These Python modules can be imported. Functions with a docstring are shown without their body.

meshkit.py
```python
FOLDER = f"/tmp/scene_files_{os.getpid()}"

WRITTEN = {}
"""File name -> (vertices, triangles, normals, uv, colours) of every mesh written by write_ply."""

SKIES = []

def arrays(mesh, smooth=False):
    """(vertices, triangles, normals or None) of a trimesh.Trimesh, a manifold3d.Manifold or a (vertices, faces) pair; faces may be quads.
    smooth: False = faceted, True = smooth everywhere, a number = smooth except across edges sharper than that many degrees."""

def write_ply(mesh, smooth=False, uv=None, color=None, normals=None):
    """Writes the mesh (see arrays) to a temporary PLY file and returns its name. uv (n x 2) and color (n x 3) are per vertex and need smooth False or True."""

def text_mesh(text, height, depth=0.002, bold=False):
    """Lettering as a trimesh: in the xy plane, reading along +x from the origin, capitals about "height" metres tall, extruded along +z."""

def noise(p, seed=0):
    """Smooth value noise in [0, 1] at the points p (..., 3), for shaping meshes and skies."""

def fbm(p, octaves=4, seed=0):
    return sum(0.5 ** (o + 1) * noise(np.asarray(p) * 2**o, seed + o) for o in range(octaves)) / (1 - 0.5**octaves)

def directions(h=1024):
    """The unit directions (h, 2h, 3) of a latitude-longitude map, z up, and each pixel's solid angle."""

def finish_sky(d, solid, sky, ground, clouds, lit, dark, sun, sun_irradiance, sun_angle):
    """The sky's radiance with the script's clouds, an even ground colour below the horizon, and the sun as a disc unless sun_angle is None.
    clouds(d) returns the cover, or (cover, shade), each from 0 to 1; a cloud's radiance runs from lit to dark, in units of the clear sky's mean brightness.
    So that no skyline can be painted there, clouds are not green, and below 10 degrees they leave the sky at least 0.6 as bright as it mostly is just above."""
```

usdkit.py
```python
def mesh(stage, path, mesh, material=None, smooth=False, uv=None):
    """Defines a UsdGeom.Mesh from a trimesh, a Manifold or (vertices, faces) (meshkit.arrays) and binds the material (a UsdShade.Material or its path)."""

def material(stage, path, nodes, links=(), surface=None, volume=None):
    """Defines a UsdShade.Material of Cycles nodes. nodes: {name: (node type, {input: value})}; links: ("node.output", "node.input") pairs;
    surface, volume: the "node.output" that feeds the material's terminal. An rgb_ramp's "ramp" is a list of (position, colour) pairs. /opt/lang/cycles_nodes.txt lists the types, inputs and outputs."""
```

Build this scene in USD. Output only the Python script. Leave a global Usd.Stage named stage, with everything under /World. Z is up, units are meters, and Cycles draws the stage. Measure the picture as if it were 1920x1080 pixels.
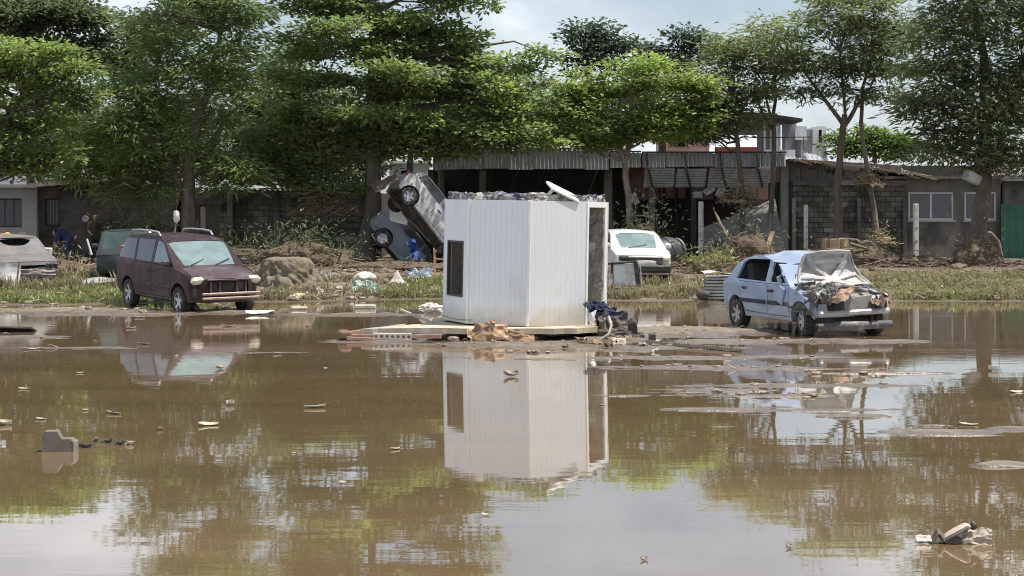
import math, random, numpy as np, trimesh, usdkit, meshkit
import manifold3d as m3
from pxr import Usd, UsdGeom, UsdLux, UsdShade, Gf, Sdf, Vt
from shapely.geometry import Polygon

PI = math.pi
rng = np.random.default_rng(7)
stage = Usd.Stage.CreateInMemory()
UsdGeom.SetStageUpAxis(stage, 'Z')
UsdGeom.SetStageMetersPerUnit(stage, 1.0)
UsdGeom.Xform.Define(stage, '/World')
UsdGeom.Scope.Define(stage, '/World/Looks')

# ---------------------------------------------------------------- camera
F, HC, HV = 3240.0, 2.4, 385.0            # focal length in photo pixels, eye height, horizon row
cam = UsdGeom.Camera.Define(stage, '/World/camera')
cam.CreateHorizontalApertureAttr(36.0)
cam.CreateVerticalApertureAttr(20.25)
cam.CreateFocalLengthAttr(36.0 * F / 1920)
cam.CreateVerticalApertureOffsetAttr(-(540 - HV) / 1920 * 36.0)
cam.CreateClippingRangeAttr((0.1, 20000.0))
cx = UsdGeom.Xformable(cam)
cx.AddTranslateOp().Set(Gf.Vec3d(0, 0, HC))
cx.AddRotateXOp().Set(90.0)
EXPOSURE = 0.55
cam.CreateExposureAttr(EXPOSURE)

# ---------------------------------------------------------------- sky and sun
SUN_EL = math.radians(69)
SUN_DIR = np.array([0.98, -0.17])
SUN_DIR = SUN_DIR / np.linalg.norm(SUN_DIR)
SUN_ROT = math.atan2(SUN_DIR[0], SUN_DIR[1])
usdkit.material(stage, '/World/Looks/sky_look', {
    'tc': ('texture_coordinate', {}),
    'sky': ('sky_texture', {'sky_type': 'single_scattering', 'sun_disc': False, 'sun_elevation': SUN_EL, 'sun_rotation': SUN_ROT,
                            'air_density': 1.0, 'aerosol_density': 1.6}),
    'mp': ('mapping', {'scale': (1.0, 1.0, 2.2), 'location': (0.35, 0.1, 0.22)}),
    'n': ('noise_texture', {'scale': 2.6, 'detail': 7.0, 'roughness': 0.55, 'distortion': 0.3}),
    'r': ('rgb_ramp', {'ramp': [(0.38, (0.12, 0.12, 0.12)), (0.52, (0.40, 0.40, 0.40)), (0.64, (0.95, 0.95, 0.95))]}),
    'n2': ('noise_texture', {'scale': 5.0, 'detail': 5.0, 'roughness': 0.5}),
    'cl': ('rgb_ramp', {'ramp': [(0.3, (7.6, 8.4, 9.6)), (0.7, (11.0, 11.4, 12.0))]}),
    'mx': ('mix', {}),
    'bg': ('background_shader', {'strength': 0.08}),
}, [('tc.generated', 'mp.vector'), ('mp.vector', 'n.vector'), ('n.fac', 'r.fac'), ('mp.vector', 'n2.vector'), ('n2.fac', 'cl.fac'),
    ('r.color', 'mx.fac'), ('sky.color', 'mx.color1'), ('cl.color', 'mx.color2'), ('mx.color', 'bg.color')], surface='bg.background')
dome = UsdLux.DomeLight.Define(stage, '/World/sky')
dome.CreateIntensityAttr(1.0)
UsdShade.MaterialBindingAPI.Apply(dome.GetPrim()).Bind(UsdShade.Material.Get(stage, '/World/Looks/sky_look'))
dome.GetPrim().SetCustomDataByKey('kind', 'structure')
sun = UsdLux.DistantLight.Define(stage, '/World/sun')
sun.CreateIntensityAttr(1.25)
sun.CreateAngleAttr(0.8)
sun.CreateColorAttr(Gf.Vec3f(1.0, 0.94, 0.85))
sun.GetPrim().CreateAttribute('inputs:normalize', Sdf.ValueTypeNames.Bool).Set(True)
to_sun = Gf.Vec3d(SUN_DIR[0] * math.cos(SUN_EL), SUN_DIR[1] * math.cos(SUN_EL), math.sin(SUN_EL))
UsdGeom.Xformable(sun).AddTransformOp().Set(Gf.Matrix4d().SetRotate(Gf.Rotation(Gf.Vec3d(0, 0, 1), to_sun)))

# ---------------------------------------------------------------- helpers: naming and prims
_names = {}

def numbered(parent, name):
    k = (parent, name)
    n = _names.get(k, 0)
    _names[k] = n + 1
    return f'{parent}/{name}' if n == 0 else f'{parent}/{name}_{n:03d}'

def tag(prim, label=None, cat=None, group=None, kind=None):
    for k, v in (('label', label), ('category', cat), ('group', group), ('kind', kind)):
        if v:
            prim.SetCustomDataByKey(k, v)
    return prim

def rot(ax, deg):
    a = math.radians(deg)
    c, s = math.cos(a), math.sin(a)
    return np.array({'x': [[1, 0, 0], [0, c, -s], [0, s, c]], 'y': [[c, 0, s], [0, 1, 0], [-s, 0, c]], 'z': [[c, -s, 0], [s, c, 0], [0, 0, 1]]}[ax], float)

class Thing:
    """An Xform under /World; parts may be given in world coordinates (world=True) or local ones."""
    def __init__(self, name, label, cat, loc=(0, 0, 0), R=None, group=None, kind=None):
        self.path = numbered('/World', name)
        self.loc = np.asarray(loc, float)
        self.R = np.eye(3) if R is None else np.asarray(R, float)
        x = UsdGeom.Xform.Define(stage, self.path)
        M4 = np.eye(4)
        M4[:3, :3] = self.R.T
        M4[3, :3] = self.loc
        x.AddTransformOp().Set(Gf.Matrix4d(*M4.ravel().tolist()))
        self.prim = tag(x.GetPrim(), label, cat, group, kind)

    def part(self, name, mesh, m, world=False, parent=None, smooth=False, label=None, kind=None):
        v, f, n = meshkit.arrays(mesh, smooth)
        if world:
            v = (v - self.loc) @ self.R
            if n is not None:
                n = n @ self.R
        p = numbered(parent or self.path, name)
        put(p, v, f, n, m)
        tag(stage.GetPrimAtPath(p), label, None, None, kind)
        return p

def put(path, v, f, n, m):
    g = UsdGeom.Mesh.Define(stage, path)
    g.CreatePointsAttr(Vt.Vec3fArray.FromNumpy(np.ascontiguousarray(v, np.float32)))
    g.CreateFaceVertexCountsAttr(Vt.IntArray.FromNumpy(np.full(len(f), 3, np.int32)))
    g.CreateFaceVertexIndicesAttr(Vt.IntArray.FromNumpy(np.ascontiguousarray(f, np.int32).ravel()))
    g.CreateSubdivisionSchemeAttr('none')
    if n is not None:
        g.CreateNormalsAttr(Vt.Vec3fArray.FromNumpy(np.ascontiguousarray(n, np.float32)))
        g.SetNormalsInterpolation('vertex')
    if m is not None:
        UsdShade.MaterialBindingAPI.Apply(g.GetPrim()).Bind(m)
    return g

def single(name, mesh, m, label, cat, smooth=False, group=None, kind=None):
    """A thing that is one mesh, given in world coordinates; its origin is set at the middle of its base."""
    v, f, n = meshkit.arrays(mesh, smooth)
    lo, hi = v.min(0), v.max(0)
    o = np.array([(lo[0] + hi[0]) / 2, (lo[1] + hi[1]) / 2, lo[2]])
    p = numbered('/World', name)
    g = put(p, v - o, f, n, m)
    g.AddTranslateOp().Set(Gf.Vec3d(*o.tolist()))
    return tag(g.GetPrim(), label, cat, group, kind)

def setting(name, mesh, m, smooth=False):
    v, f, n = meshkit.arrays(mesh, smooth)
    p = numbered('/World', name)
    return tag(put(p, v, f, n, m).GetPrim(), kind='structure')

# ---------------------------------------------------------------- helpers: places
def P(u, v, d):
    """The point that stands at distance d behind the picture point (u, v) of the 1920 x 1080 photograph."""
    return np.array([(u - 960) * d / F, d, HC - (v - HV) * d / F])

def D(v, z=0.0):
    return F * (HC - z) / (v - HV)

def G(u, v, z=0.0):
    return P(u, v, D(v, z))

# ---------------------------------------------------------------- helpers: meshes are (V, F) pairs
def cat(parts):
    vs, fs, o = [], [], 0
    for p in parts:
        v, f = (np.asarray(p.vertices), np.asarray(p.faces)) if hasattr(p, 'faces') else vf(p)
        vs.append(v)
        fs.append(f + o)
        o += len(v)
    return np.vstack(vs), np.vstack(fs)

def vf(p):
    if hasattr(p, 'to_mesh'):
        m = p.to_mesh()
        return np.array(m.vert_properties[:, :3], float), np.array(m.tri_verts, int)
    v, f = np.asarray(p[0], float), np.asarray(p[1], int)
    return (v, np.vstack([f[:, [0, 1, 2]], f[:, [0, 2, 3]]])) if f.shape[1] == 4 else (v, f)

def xf(m, R=None, t=(0, 0, 0)):
    v, f = vf(m)
    return (v if R is None else v @ np.asarray(R).T) + np.asarray(t, float), f

def rbox(c, s, R=None, ch=0.01):
    """A box with chamfered edges."""
    s = np.asarray(s, float) / 2
    ch = min(ch, s.min() * 0.9)
    pts = []
    for sx in (-1, 1):
        for sy in (-1, 1):
            for sz in (-1, 1):
                g = np.array([sx, sy, sz])
                for k in range(3):
                    q = s - ch
                    q[k] = s[k]
                    pts.append(g * q)
    v, f = vf(m3.Manifold.hull_points(np.array(pts, np.float64)))
    return xf((v, f), R, c)

_BX = np.array([[x, y, z] for x in (-.5, .5) for y in (-.5, .5) for z in (-.5, .5)])
_BF = np.array([[0, 1, 3], [0, 3, 2], [4, 6, 7], [4, 7, 5], [0, 4, 5], [0, 5, 1], [2, 3, 7], [2, 7, 6], [0, 2, 6], [0, 6, 4], [1, 5, 7], [1, 7, 3]])

def box(c, s, R=None):
    return xf((_BX * np.asarray(s, float), _BF), R, c)

def box2(a, b):
    a, b = np.asarray(a, float), np.asarray(b, float)
    return box((a + b) / 2, np.abs(b - a))

def beam(a, b, w, h):
    """A bar of section w x h from a to b."""
    a, b = np.asarray(a, float), np.asarray(b, float)
    x = b - a
    L = np.linalg.norm(x)
    x = x / L
    up = np.array([0, 0, 1.0]) if abs(x[2]) < .95 else np.array([0, 1.0, 0])
    y = np.cross(up, x)
    y /= np.linalg.norm(y)
    return box((a + b) / 2, (L, w, h), np.stack([x, y, np.cross(x, y)], 1))

def tube(pts, radii, sides=7):
    p = np.asarray(pts, float)
    r = np.broadcast_to(np.asarray(radii, float), (len(p),))
    t = np.gradient(p, axis=0)
    t /= np.linalg.norm(t, axis=1, keepdims=True) + 1e-12
    a = np.cross(t, np.where(np.abs(t[:, 2:]) < .9, [0, 0, 1.0], [1.0, 0, 0]))
    a /= np.linalg.norm(a, axis=1, keepdims=True) + 1e-12
    b, g = np.cross(t, a), np.arange(sides) * 2 * PI / sides
    v = (p[:, None] + r[:, None, None] * (np.cos(g)[None, :, None] * a[:, None] + np.sin(g)[None, :, None] * b[:, None])).reshape(-1, 3)
    i, j = np.meshgrid(np.arange(len(p) - 1), np.arange(sides), indexing='ij')
    q = np.stack([i * sides + j, i * sides + (j + 1) % sides, (i + 1) * sides + (j + 1) % sides, (i + 1) * sides + j], -1).reshape(-1, 4)
    n = len(v)
    v = np.vstack([v, p[0], p[-1]])
    k = np.arange(sides)
    c1 = np.stack([np.full(sides, n), (k + 1) % sides, k], 1)
    o = (len(p) - 1) * sides
    c2 = np.stack([np.full(sides, n + 1), o + k, o + (k + 1) % sides], 1)
    return v, np.vstack([q[:, [0, 1, 2]], q[:, [0, 2, 3]], c1, c2])

def bend(a, b, sag=0.0, n=6, jit=0.0, r=rng):
    """Points from a to b along a soft random curve."""
    a, b = np.asarray(a, float), np.asarray(b, float)
    t = np.linspace(0, 1, n)[:, None]
    p = a + (b - a) * t
    p[:, 2] += sag * np.sin(PI * t[:, 0])
    if jit:
        p[1:-1] += r.normal(0, jit, (n - 2, 3))
    return p

def grid(fn, nu, nv):
    """A sheet: fn(s, t) -> points for s, t in [0, 1]."""
    s, t = np.meshgrid(np.linspace(0, 1, nu), np.linspace(0, 1, nv), indexing='ij')
    v = fn(s, t).reshape(-1, 3)
    i, j = np.meshgrid(np.arange(nu - 1), np.arange(nv - 1), indexing='ij')
    a = i * nv + j
    q = np.stack([a, a + nv, a + nv + 1, a + 1], -1).reshape(-1, 4)
    return v, np.vstack([q[:, [0, 1, 2]], q[:, [0, 2, 3]]])

def thick(sheet, t):
    """Gives a sheet thickness t against its normal."""
    v, f = sheet
    n = np.zeros_like(v)
    fn = np.cross(v[f[:, 1]] - v[f[:, 0]], v[f[:, 2]] - v[f[:, 0]])
    for k in range(3):
        np.add.at(n, f[:, k], fn)
    n /= np.linalg.norm(n, axis=1, keepdims=True) + 1e-12
    e = np.vstack([f[:, [0, 1]], f[:, [1, 2]], f[:, [2, 0]]])
    key = np.sort(e, 1)
    _, inv, cnt = np.unique(key, axis=0, return_inverse=True, return_counts=True)
    b = e[cnt[inv.ravel()] == 1]
    N = len(v)
    side = np.vstack([np.stack([b[:, 1], b[:, 0], b[:, 0] + N], 1), np.stack([b[:, 1], b[:, 0] + N, b[:, 1] + N], 1)])
    return np.vstack([v, v - n * t]), np.vstack([f, f[:, ::-1] + N, side])

def prism(poly, y0, y1):
    """Extrudes an (x, z) outline between y0 and y1."""
    pg = Polygon(poly)
    pts = np.array(pg.exterior.coords)[:-1]
    if not pg.exterior.is_ccw:
        pts = pts[::-1]
    m = m3.Manifold.extrude(m3.CrossSection([pts]), abs(y1 - y0)).rotate((90, 0, 0))      # z' = y, y' = -z
    return m.translate((0, max(y0, y1), 0))

def mbox(a, b):
    a, b = np.minimum(a, b), np.maximum(a, b)
    return m3.Manifold.cube((b - a).tolist()).translate(a.tolist())

def lathe(prof, n=24, axis='y'):
    """Revolves (radius, along) pairs."""
    r, h = np.array(prof, float).T
    g = np.arange(n) * 2 * PI / n
    v = np.stack([r[:, None] * np.cos(g), np.broadcast_to(h[:, None], (len(r), n)), r[:, None] * np.sin(g)], -1).reshape(-1, 3)
    i, j = np.meshgrid(np.arange(len(r) - 1), np.arange(n), indexing='ij')
    q = np.stack([i * n + j, (i + 1) * n + j, (i + 1) * n + (j + 1) % n, i * n + (j + 1) % n], -1).reshape(-1, 4)
    if axis == 'z':
        v = v[:, [0, 2, 1]]
        q = q[:, ::-1]
    return v, np.vstack([q[:, [0, 1, 2]], q[:, [0, 2, 3]]])

def fbm(p, seed=0, octaves=4):
    out, amp, tot = 0, 1.0, 0
    for o in range(octaves):
        out = out + amp * meshkit.noise(np.asarray(p) * 2 ** o, seed + o)
        tot += amp
        amp *= .5
    return out / tot - .5

def blob(c, r, seed=0, amp=.35, sub=3, scale=2.2):
    """A lumpy closed body."""
    m = trimesh.creation.icosphere(sub)
    v = np.array(m.vertices)
    v = v * (1 + amp * 2 * fbm(v * scale + 17 * seed, seed)[:, None])
    return v * np.asarray(r, float) + np.asarray(c, float), np.array(m.faces)

def crumple(c, size, R=None, seed=0, amp=.12, n=26, scale=3.0):
    """A crumpled sheet lying around c."""
    def fn(s, t):
        q = np.stack([s * scale, t * scale, np.zeros_like(s)], -1)
        ridge = lambda k: 1 - 2 * np.abs(fbm(q + 31 * (seed + k), seed + k, 3)) * 2.2
        z = amp * (ridge(0) - .5)
        return np.stack([(s - .5) * size[0] + amp * .9 * fbm(q + 5, seed + 3), (t - .5) * size[1] + amp * .9 * fbm(q + 9, seed + 5), z], -1)
    return xf(thick(grid(fn, n, n), .006), R, c)

# ---------------------------------------------------------------- helpers: materials
_mats = {}

def mat(name, c1, c2=None, scale=4.0, rough=.7, spec=.5, metal=0.0, bump=0.0, bscale=30.0, stain=None, sscale=1.2, sat=(.5, .68), coat=0.0, detail=5.0, stretch=(1, 1, 1), vary=0.0, low=None, rough2=None):
    """Principled surface: two tones of noise, an optional stain in patches, an optional band of dried mud rising to low = (z0, z1, colour)."""
    if name in _mats:
        return _mats[name]
    c2 = c2 or tuple(x * .7 for x in c1)
    nodes = {'g': ('geometry', {}), 'mp': ('mapping', {'scale': stretch}), 'n': ('noise_texture', {'scale': scale, 'detail': detail, 'roughness': .6}),
             'r': ('rgb_ramp', {'ramp': [(.32, c1), (.68, c2)]}),
             'p': ('principled_bsdf', {'roughness': rough, 'specular_ior_level': spec, 'metallic': metal, 'coat_weight': coat, 'coat_roughness': .08})}
    links = [('g.position', 'mp.vector'), ('mp.vector', 'n.vector'), ('n.fac', 'r.fac')]
    out, mask = 'r.color', None
    if stain is not None:
        nodes['n2'] = ('noise_texture', {'scale': sscale, 'detail': 7.0, 'roughness': .65})
        nodes['r2'] = ('rgb_ramp', {'ramp': [(sat[0], (0, 0, 0)), (sat[1], (1, 1, 1))]})
        nodes['m2'] = ('mix', {'color2': stain})
        links += [('mp.vector', 'n2.vector'), ('n2.fac', 'r2.fac'), ('r2.color', 'm2.fac'), (out, 'm2.color1')]
        out, mask = 'm2.color', 'r2.color'
    if low is not None:
        nodes['sx'] = ('separate_xyz', {})
        nodes['n3'] = ('noise_texture', {'scale': 5.0, 'detail': 6.0, 'roughness': .7})
        nodes['ad'] = ('math', {'math_type': 'multiply_add', 'value2': .55 * (low[1] - low[0]) * 2, 'value3': -.55 * (low[1] - low[0])})
        nodes['su'] = ('math', {'math_type': 'add'})
        nodes['mr'] = ('map_range', {'from_min': low[0], 'from_max': low[1], 'to_min': 1.0, 'to_max': 0.0, 'clamp': True})
        nodes['m3'] = ('mix', {'color2': low[2]})
        links += [('g.position', 'sx.vector'), ('g.position', 'n3.vector'), ('n3.fac', 'ad.value1'), ('sx.z', 'su.value1'), ('ad.value', 'su.value2'), ('su.value', 'mr.value'), ('mr.result', 'm3.fac'), (out, 'm3.color1')]
        out = 'm3.color'
    if vary:
        nodes['oi'] = ('object_info', {})
        nodes['vr'] = ('map_range', {'from_min': 0.0, 'from_max': 1.0, 'to_min': 1 - vary, 'to_max': 1 + vary})
        nodes['vm'] = ('vector_math', {'math_type': 'scale'})
        links += [('oi.random', 'vr.value'), (out, 'vm.vector1'), ('vr.result', 'vm.scale')]
        out = 'vm.vector'
    links.append((out, 'p.base_color'))
    if rough2 is not None:
        nodes['rr'] = ('map_range', {'from_min': .3, 'from_max': .7, 'to_min': rough, 'to_max': rough2, 'clamp': True})
        links += [('n.fac', 'rr.value'), ('rr.result', 'p.roughness')]
    if bump:
        nodes['nb'] = ('noise_texture', {'scale': bscale, 'detail': 6.0, 'roughness': .6})
        nodes['b'] = ('bump', {'strength': 1.0, 'distance': bump})
        links += [('mp.vector', 'nb.vector'), ('nb.fac', 'b.height'), ('b.normal', 'p.normal')]
    _mats[name] = usdkit.material(stage, f'/World/Looks/{name}', nodes, links, surface='p.BSDF')
    return _mats[name]

MUD = (.20, .165, .13)

def leaf_mat(name, dark, light, trans, scale=.5, brown=None):
    nodes = {'g': ('geometry', {}), 'n': ('noise_texture', {'scale': scale, 'detail': 3.0}), 'a': ('math', {'math_type': 'multiply_add', 'value2': .45, 'value3': .0}),
             's': ('math', {'math_type': 'multiply_add', 'value2': .9}),
             'r': ('rgb_ramp', {'ramp': [(.25, dark), (.8, light)] + ([(.97, light), (1.0, brown)] if brown else [])}),
             'hs': ('hsv', {'hue': .49, 'saturation': 1.08, 'value': trans}),
             'd': ('principled_bsdf', {'roughness': .42, 'specular_ior_level': .6}), 't': ('translucent_bsdf', {}), 'm': ('mix_closure', {'fac': .5})}
    usd = usdkit.material(stage, f'/World/Looks/{name}', nodes, [('g.position', 'n.vector'), ('g.random_per_island', 'a.value1'), ('n.fac', 's.value1'), ('a.value', 's.value3'), ('s.value', 'r.fac'),
        ('r.color', 'd.base_color'), ('r.color', 'hs.color'), ('hs.color', 't.color'), ('d.BSDF', 'm.closure1'), ('t.BSDF', 'm.closure2')], surface='m.closure')
    return usd

def pane_mat(name, tint, gloss=.05, see=.35):
    """A dirty window pane: part see-through, part film of the tint colour, with a reflection."""
    return usdkit.material(stage, f'/World/Looks/{name}', {
        'tr': ('transparent_bsdf', {'color': (.75, .8, .8)}), 'n': ('noise_texture', {'scale': 3.0, 'detail': 6.0}), 'g': ('geometry', {}),
        'rr': ('rgb_ramp', {'ramp': [(.35, tuple(x * .7 for x in tint)), (.7, tint)]}), 'd': ('diffuse_bsdf', {}),
        'a': ('mix_closure', {'fac': 1 - see}), 'fr': ('fresnel', {'IOR': 1.55}), 'gl': ('glossy_bsdf', {'roughness': gloss, 'color': (1, 1, 1)}), 'b': ('mix_closure', {})},
        [('g.position', 'n.vector'), ('n.fac', 'rr.fac'), ('rr.color', 'd.color'), ('tr.BSDF', 'a.closure1'), ('d.BSDF', 'a.closure2'), ('fr.fac', 'b.fac'), ('a.closure', 'b.closure1'), ('gl.BSDF', 'b.closure2')], surface='b.closure')
# ---------------------------------------------------------------- ground, water, grass
def sstep(a, b, x):
    t = np.clip((x - a) / (b - a), 0, 1)
    return t * t * (3 - 2 * t)

def shore(x):
    """Where the far bank leaves the water."""
    x = np.asarray(x, float)
    s = 43.0 + 1.1 * fbm(np.stack([x * .35, x * 0 + 3, x * 0], -1), 11)
    return s - 1.5 * np.exp(-((x + 11) / 3.0) ** 2) + 1.2 * np.exp(-((x + 1) / 3.0) ** 2) + 1.3 * np.exp(-((x - 5.2) / .9) ** 2)

# mud banks: photo centre (u, v), half width in photo pixels, half depth in metres, height
SHOALS = [(1290, 622, 175, 1.25, .035), (1130, 634, 90, .7, .03), (1400, 640, 120, .55, .022), (1200, 652, 170, .42, .02), (1560, 640, 150, .5, .014),
          (1180, 672, 190, .35, .012), (1480, 668, 130, .3, .014), (1330, 690, 230, .34, .014), (1560, 690, 150, .22, .010), (1210, 742, 120, .12, .008), (1500, 724, 200, .2, .012), (1300, 733, 120, .2, .010),
          (1420, 742, 120, .16, .010), (1500, 768, 210, .2, .010), (1320, 800, 70, .14, .008), (1600, 782, 60, .12, .008), (1790, 812, 120, .22, .008), (1905, 804, 50, .16, .016), (1890, 873, 60, .12, .016),
          (1745, 798, 40, .1, .012), (110, 583, 170, 1.0, .03), (420, 585, 110, .6, .025), (250, 590, 180, .35, .018), (40, 633, 90, .45, .02), (160, 652, 130, .16, .006), (470, 661, 90, .1, .006),
          (620, 590, 140, .5, .014), (930, 645, 200, .5, .02), (1050, 660, 150, .22, .012), (700, 640, 90, .3, .010), (1640, 700, 120, .12, .008), (1030, 650, 120, .3, .016)]

def ground_z(x, y):
    x, y = np.asarray(x, float), np.asarray(y, float)
    q = np.stack([x, y, np.zeros_like(x)], -1)
    d = y - shore(x)
    z = np.where(d > 0, .015 + .34 * sstep(0, 13, d) + .09 * sstep(0, 1.0, d) * (fbm(q * .9, 5) + .25), np.maximum(.015 + .05 * d, -.3))
    fine = fbm(q * np.array([.7, 2.9, 1]), 21, 5) * 1.1 + fbm(q * np.array([2.2, 9, 1]), 22, 4) * .9
    for u, v, ru, ry, h in SHOALS:
        cxx, cy, _ = G(u, v)
        rx = ru / F * cy
        k = ((x - cxx) / rx) ** 2 + ((y - cy) / ry) ** 2
        near = k < 4
        if near.any():
            z = np.where(near, np.maximum(z, h * (1.25 - k * 1.1) + fine * (.062 + .9 * h) * np.exp(-k * .3) - .3 * np.clip(k - 1.6, 0, 9)), z)
    return z

def axis(segs):
    return np.unique(np.concatenate([np.arange(a, b, s) for a, b, s in segs]))

gx = axis([(-3000, -300, 300), (-300, -60, 20), (-60, -24, 2), (-24, 24, .085), (24, 60, 2), (60, 300, 20), (300, 3001, 300)])
gy = axis([(-60, 8, 4), (8, 14, .25), (14, 24, .06), (24, 46, .085), (46, 75, .4), (75, 160, 5), (160, 3001, 200)])
X, Y = np.meshgrid(gx, gy, indexing='ij')
V = np.stack([X, Y, ground_z(X, Y)], -1).reshape(-1, 3)
i, j = np.meshgrid(np.arange(len(gx) - 1), np.arange(len(gy) - 1), indexing='ij')
a = i * len(gy) + j
q = np.stack([a, a + len(gy), a + len(gy) + 1, a + 1], -1).reshape(-1, 4)
keep = (V[q, 2].max(1) > -.035) | (q[:, 0] < 0)                                   # the deep flooded part lies under opaque water
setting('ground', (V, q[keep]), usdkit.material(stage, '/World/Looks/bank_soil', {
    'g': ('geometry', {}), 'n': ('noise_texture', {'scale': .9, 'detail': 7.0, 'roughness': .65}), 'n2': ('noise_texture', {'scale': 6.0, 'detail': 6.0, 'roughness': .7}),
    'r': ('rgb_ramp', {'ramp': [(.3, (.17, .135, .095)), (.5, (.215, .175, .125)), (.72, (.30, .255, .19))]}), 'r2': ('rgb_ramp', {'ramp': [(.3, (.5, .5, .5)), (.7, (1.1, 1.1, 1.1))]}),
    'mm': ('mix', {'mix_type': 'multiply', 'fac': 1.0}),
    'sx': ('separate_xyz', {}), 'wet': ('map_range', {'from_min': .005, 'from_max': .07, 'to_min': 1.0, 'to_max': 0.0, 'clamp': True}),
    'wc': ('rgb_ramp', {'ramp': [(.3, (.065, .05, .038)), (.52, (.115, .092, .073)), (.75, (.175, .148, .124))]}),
    'yd': ('map_range', {'from_min': 49.0, 'from_max': 56.0, 'to_min': 0.0, 'to_max': 1.0, 'clamp': True}), 'shade_litter': ('mix', {'color2': (.085, .066, .048)}), 'mw': ('mix', {}), 'rg': ('map_range', {'from_min': 0.0, 'from_max': 1.0, 'to_min': .95, 'to_max': .26}),  # soil darkens behind the bank: tree shade put into colour, with leaf litter
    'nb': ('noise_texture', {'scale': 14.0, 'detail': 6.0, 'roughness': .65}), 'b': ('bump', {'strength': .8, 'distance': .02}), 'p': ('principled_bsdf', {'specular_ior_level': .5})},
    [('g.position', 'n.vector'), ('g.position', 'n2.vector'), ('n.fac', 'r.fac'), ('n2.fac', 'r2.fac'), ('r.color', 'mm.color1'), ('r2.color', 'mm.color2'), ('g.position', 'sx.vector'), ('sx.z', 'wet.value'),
     ('n2.fac', 'wc.fac'), ('wet.result', 'mw.fac'), ('sx.y', 'yd.value'), ('yd.result', 'shade_litter.fac'), ('mm.color', 'shade_litter.color1'), ('shade_litter.color', 'mw.color1'), ('wc.color', 'mw.color2'), ('mw.color', 'p.base_color'), ('wet.result', 'rg.value'), ('rg.result', 'p.roughness'),
     ('g.position', 'nb.vector'), ('nb.fac', 'b.height'), ('b.normal', 'p.normal')], surface='p.BSDF'), smooth=True)

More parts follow.
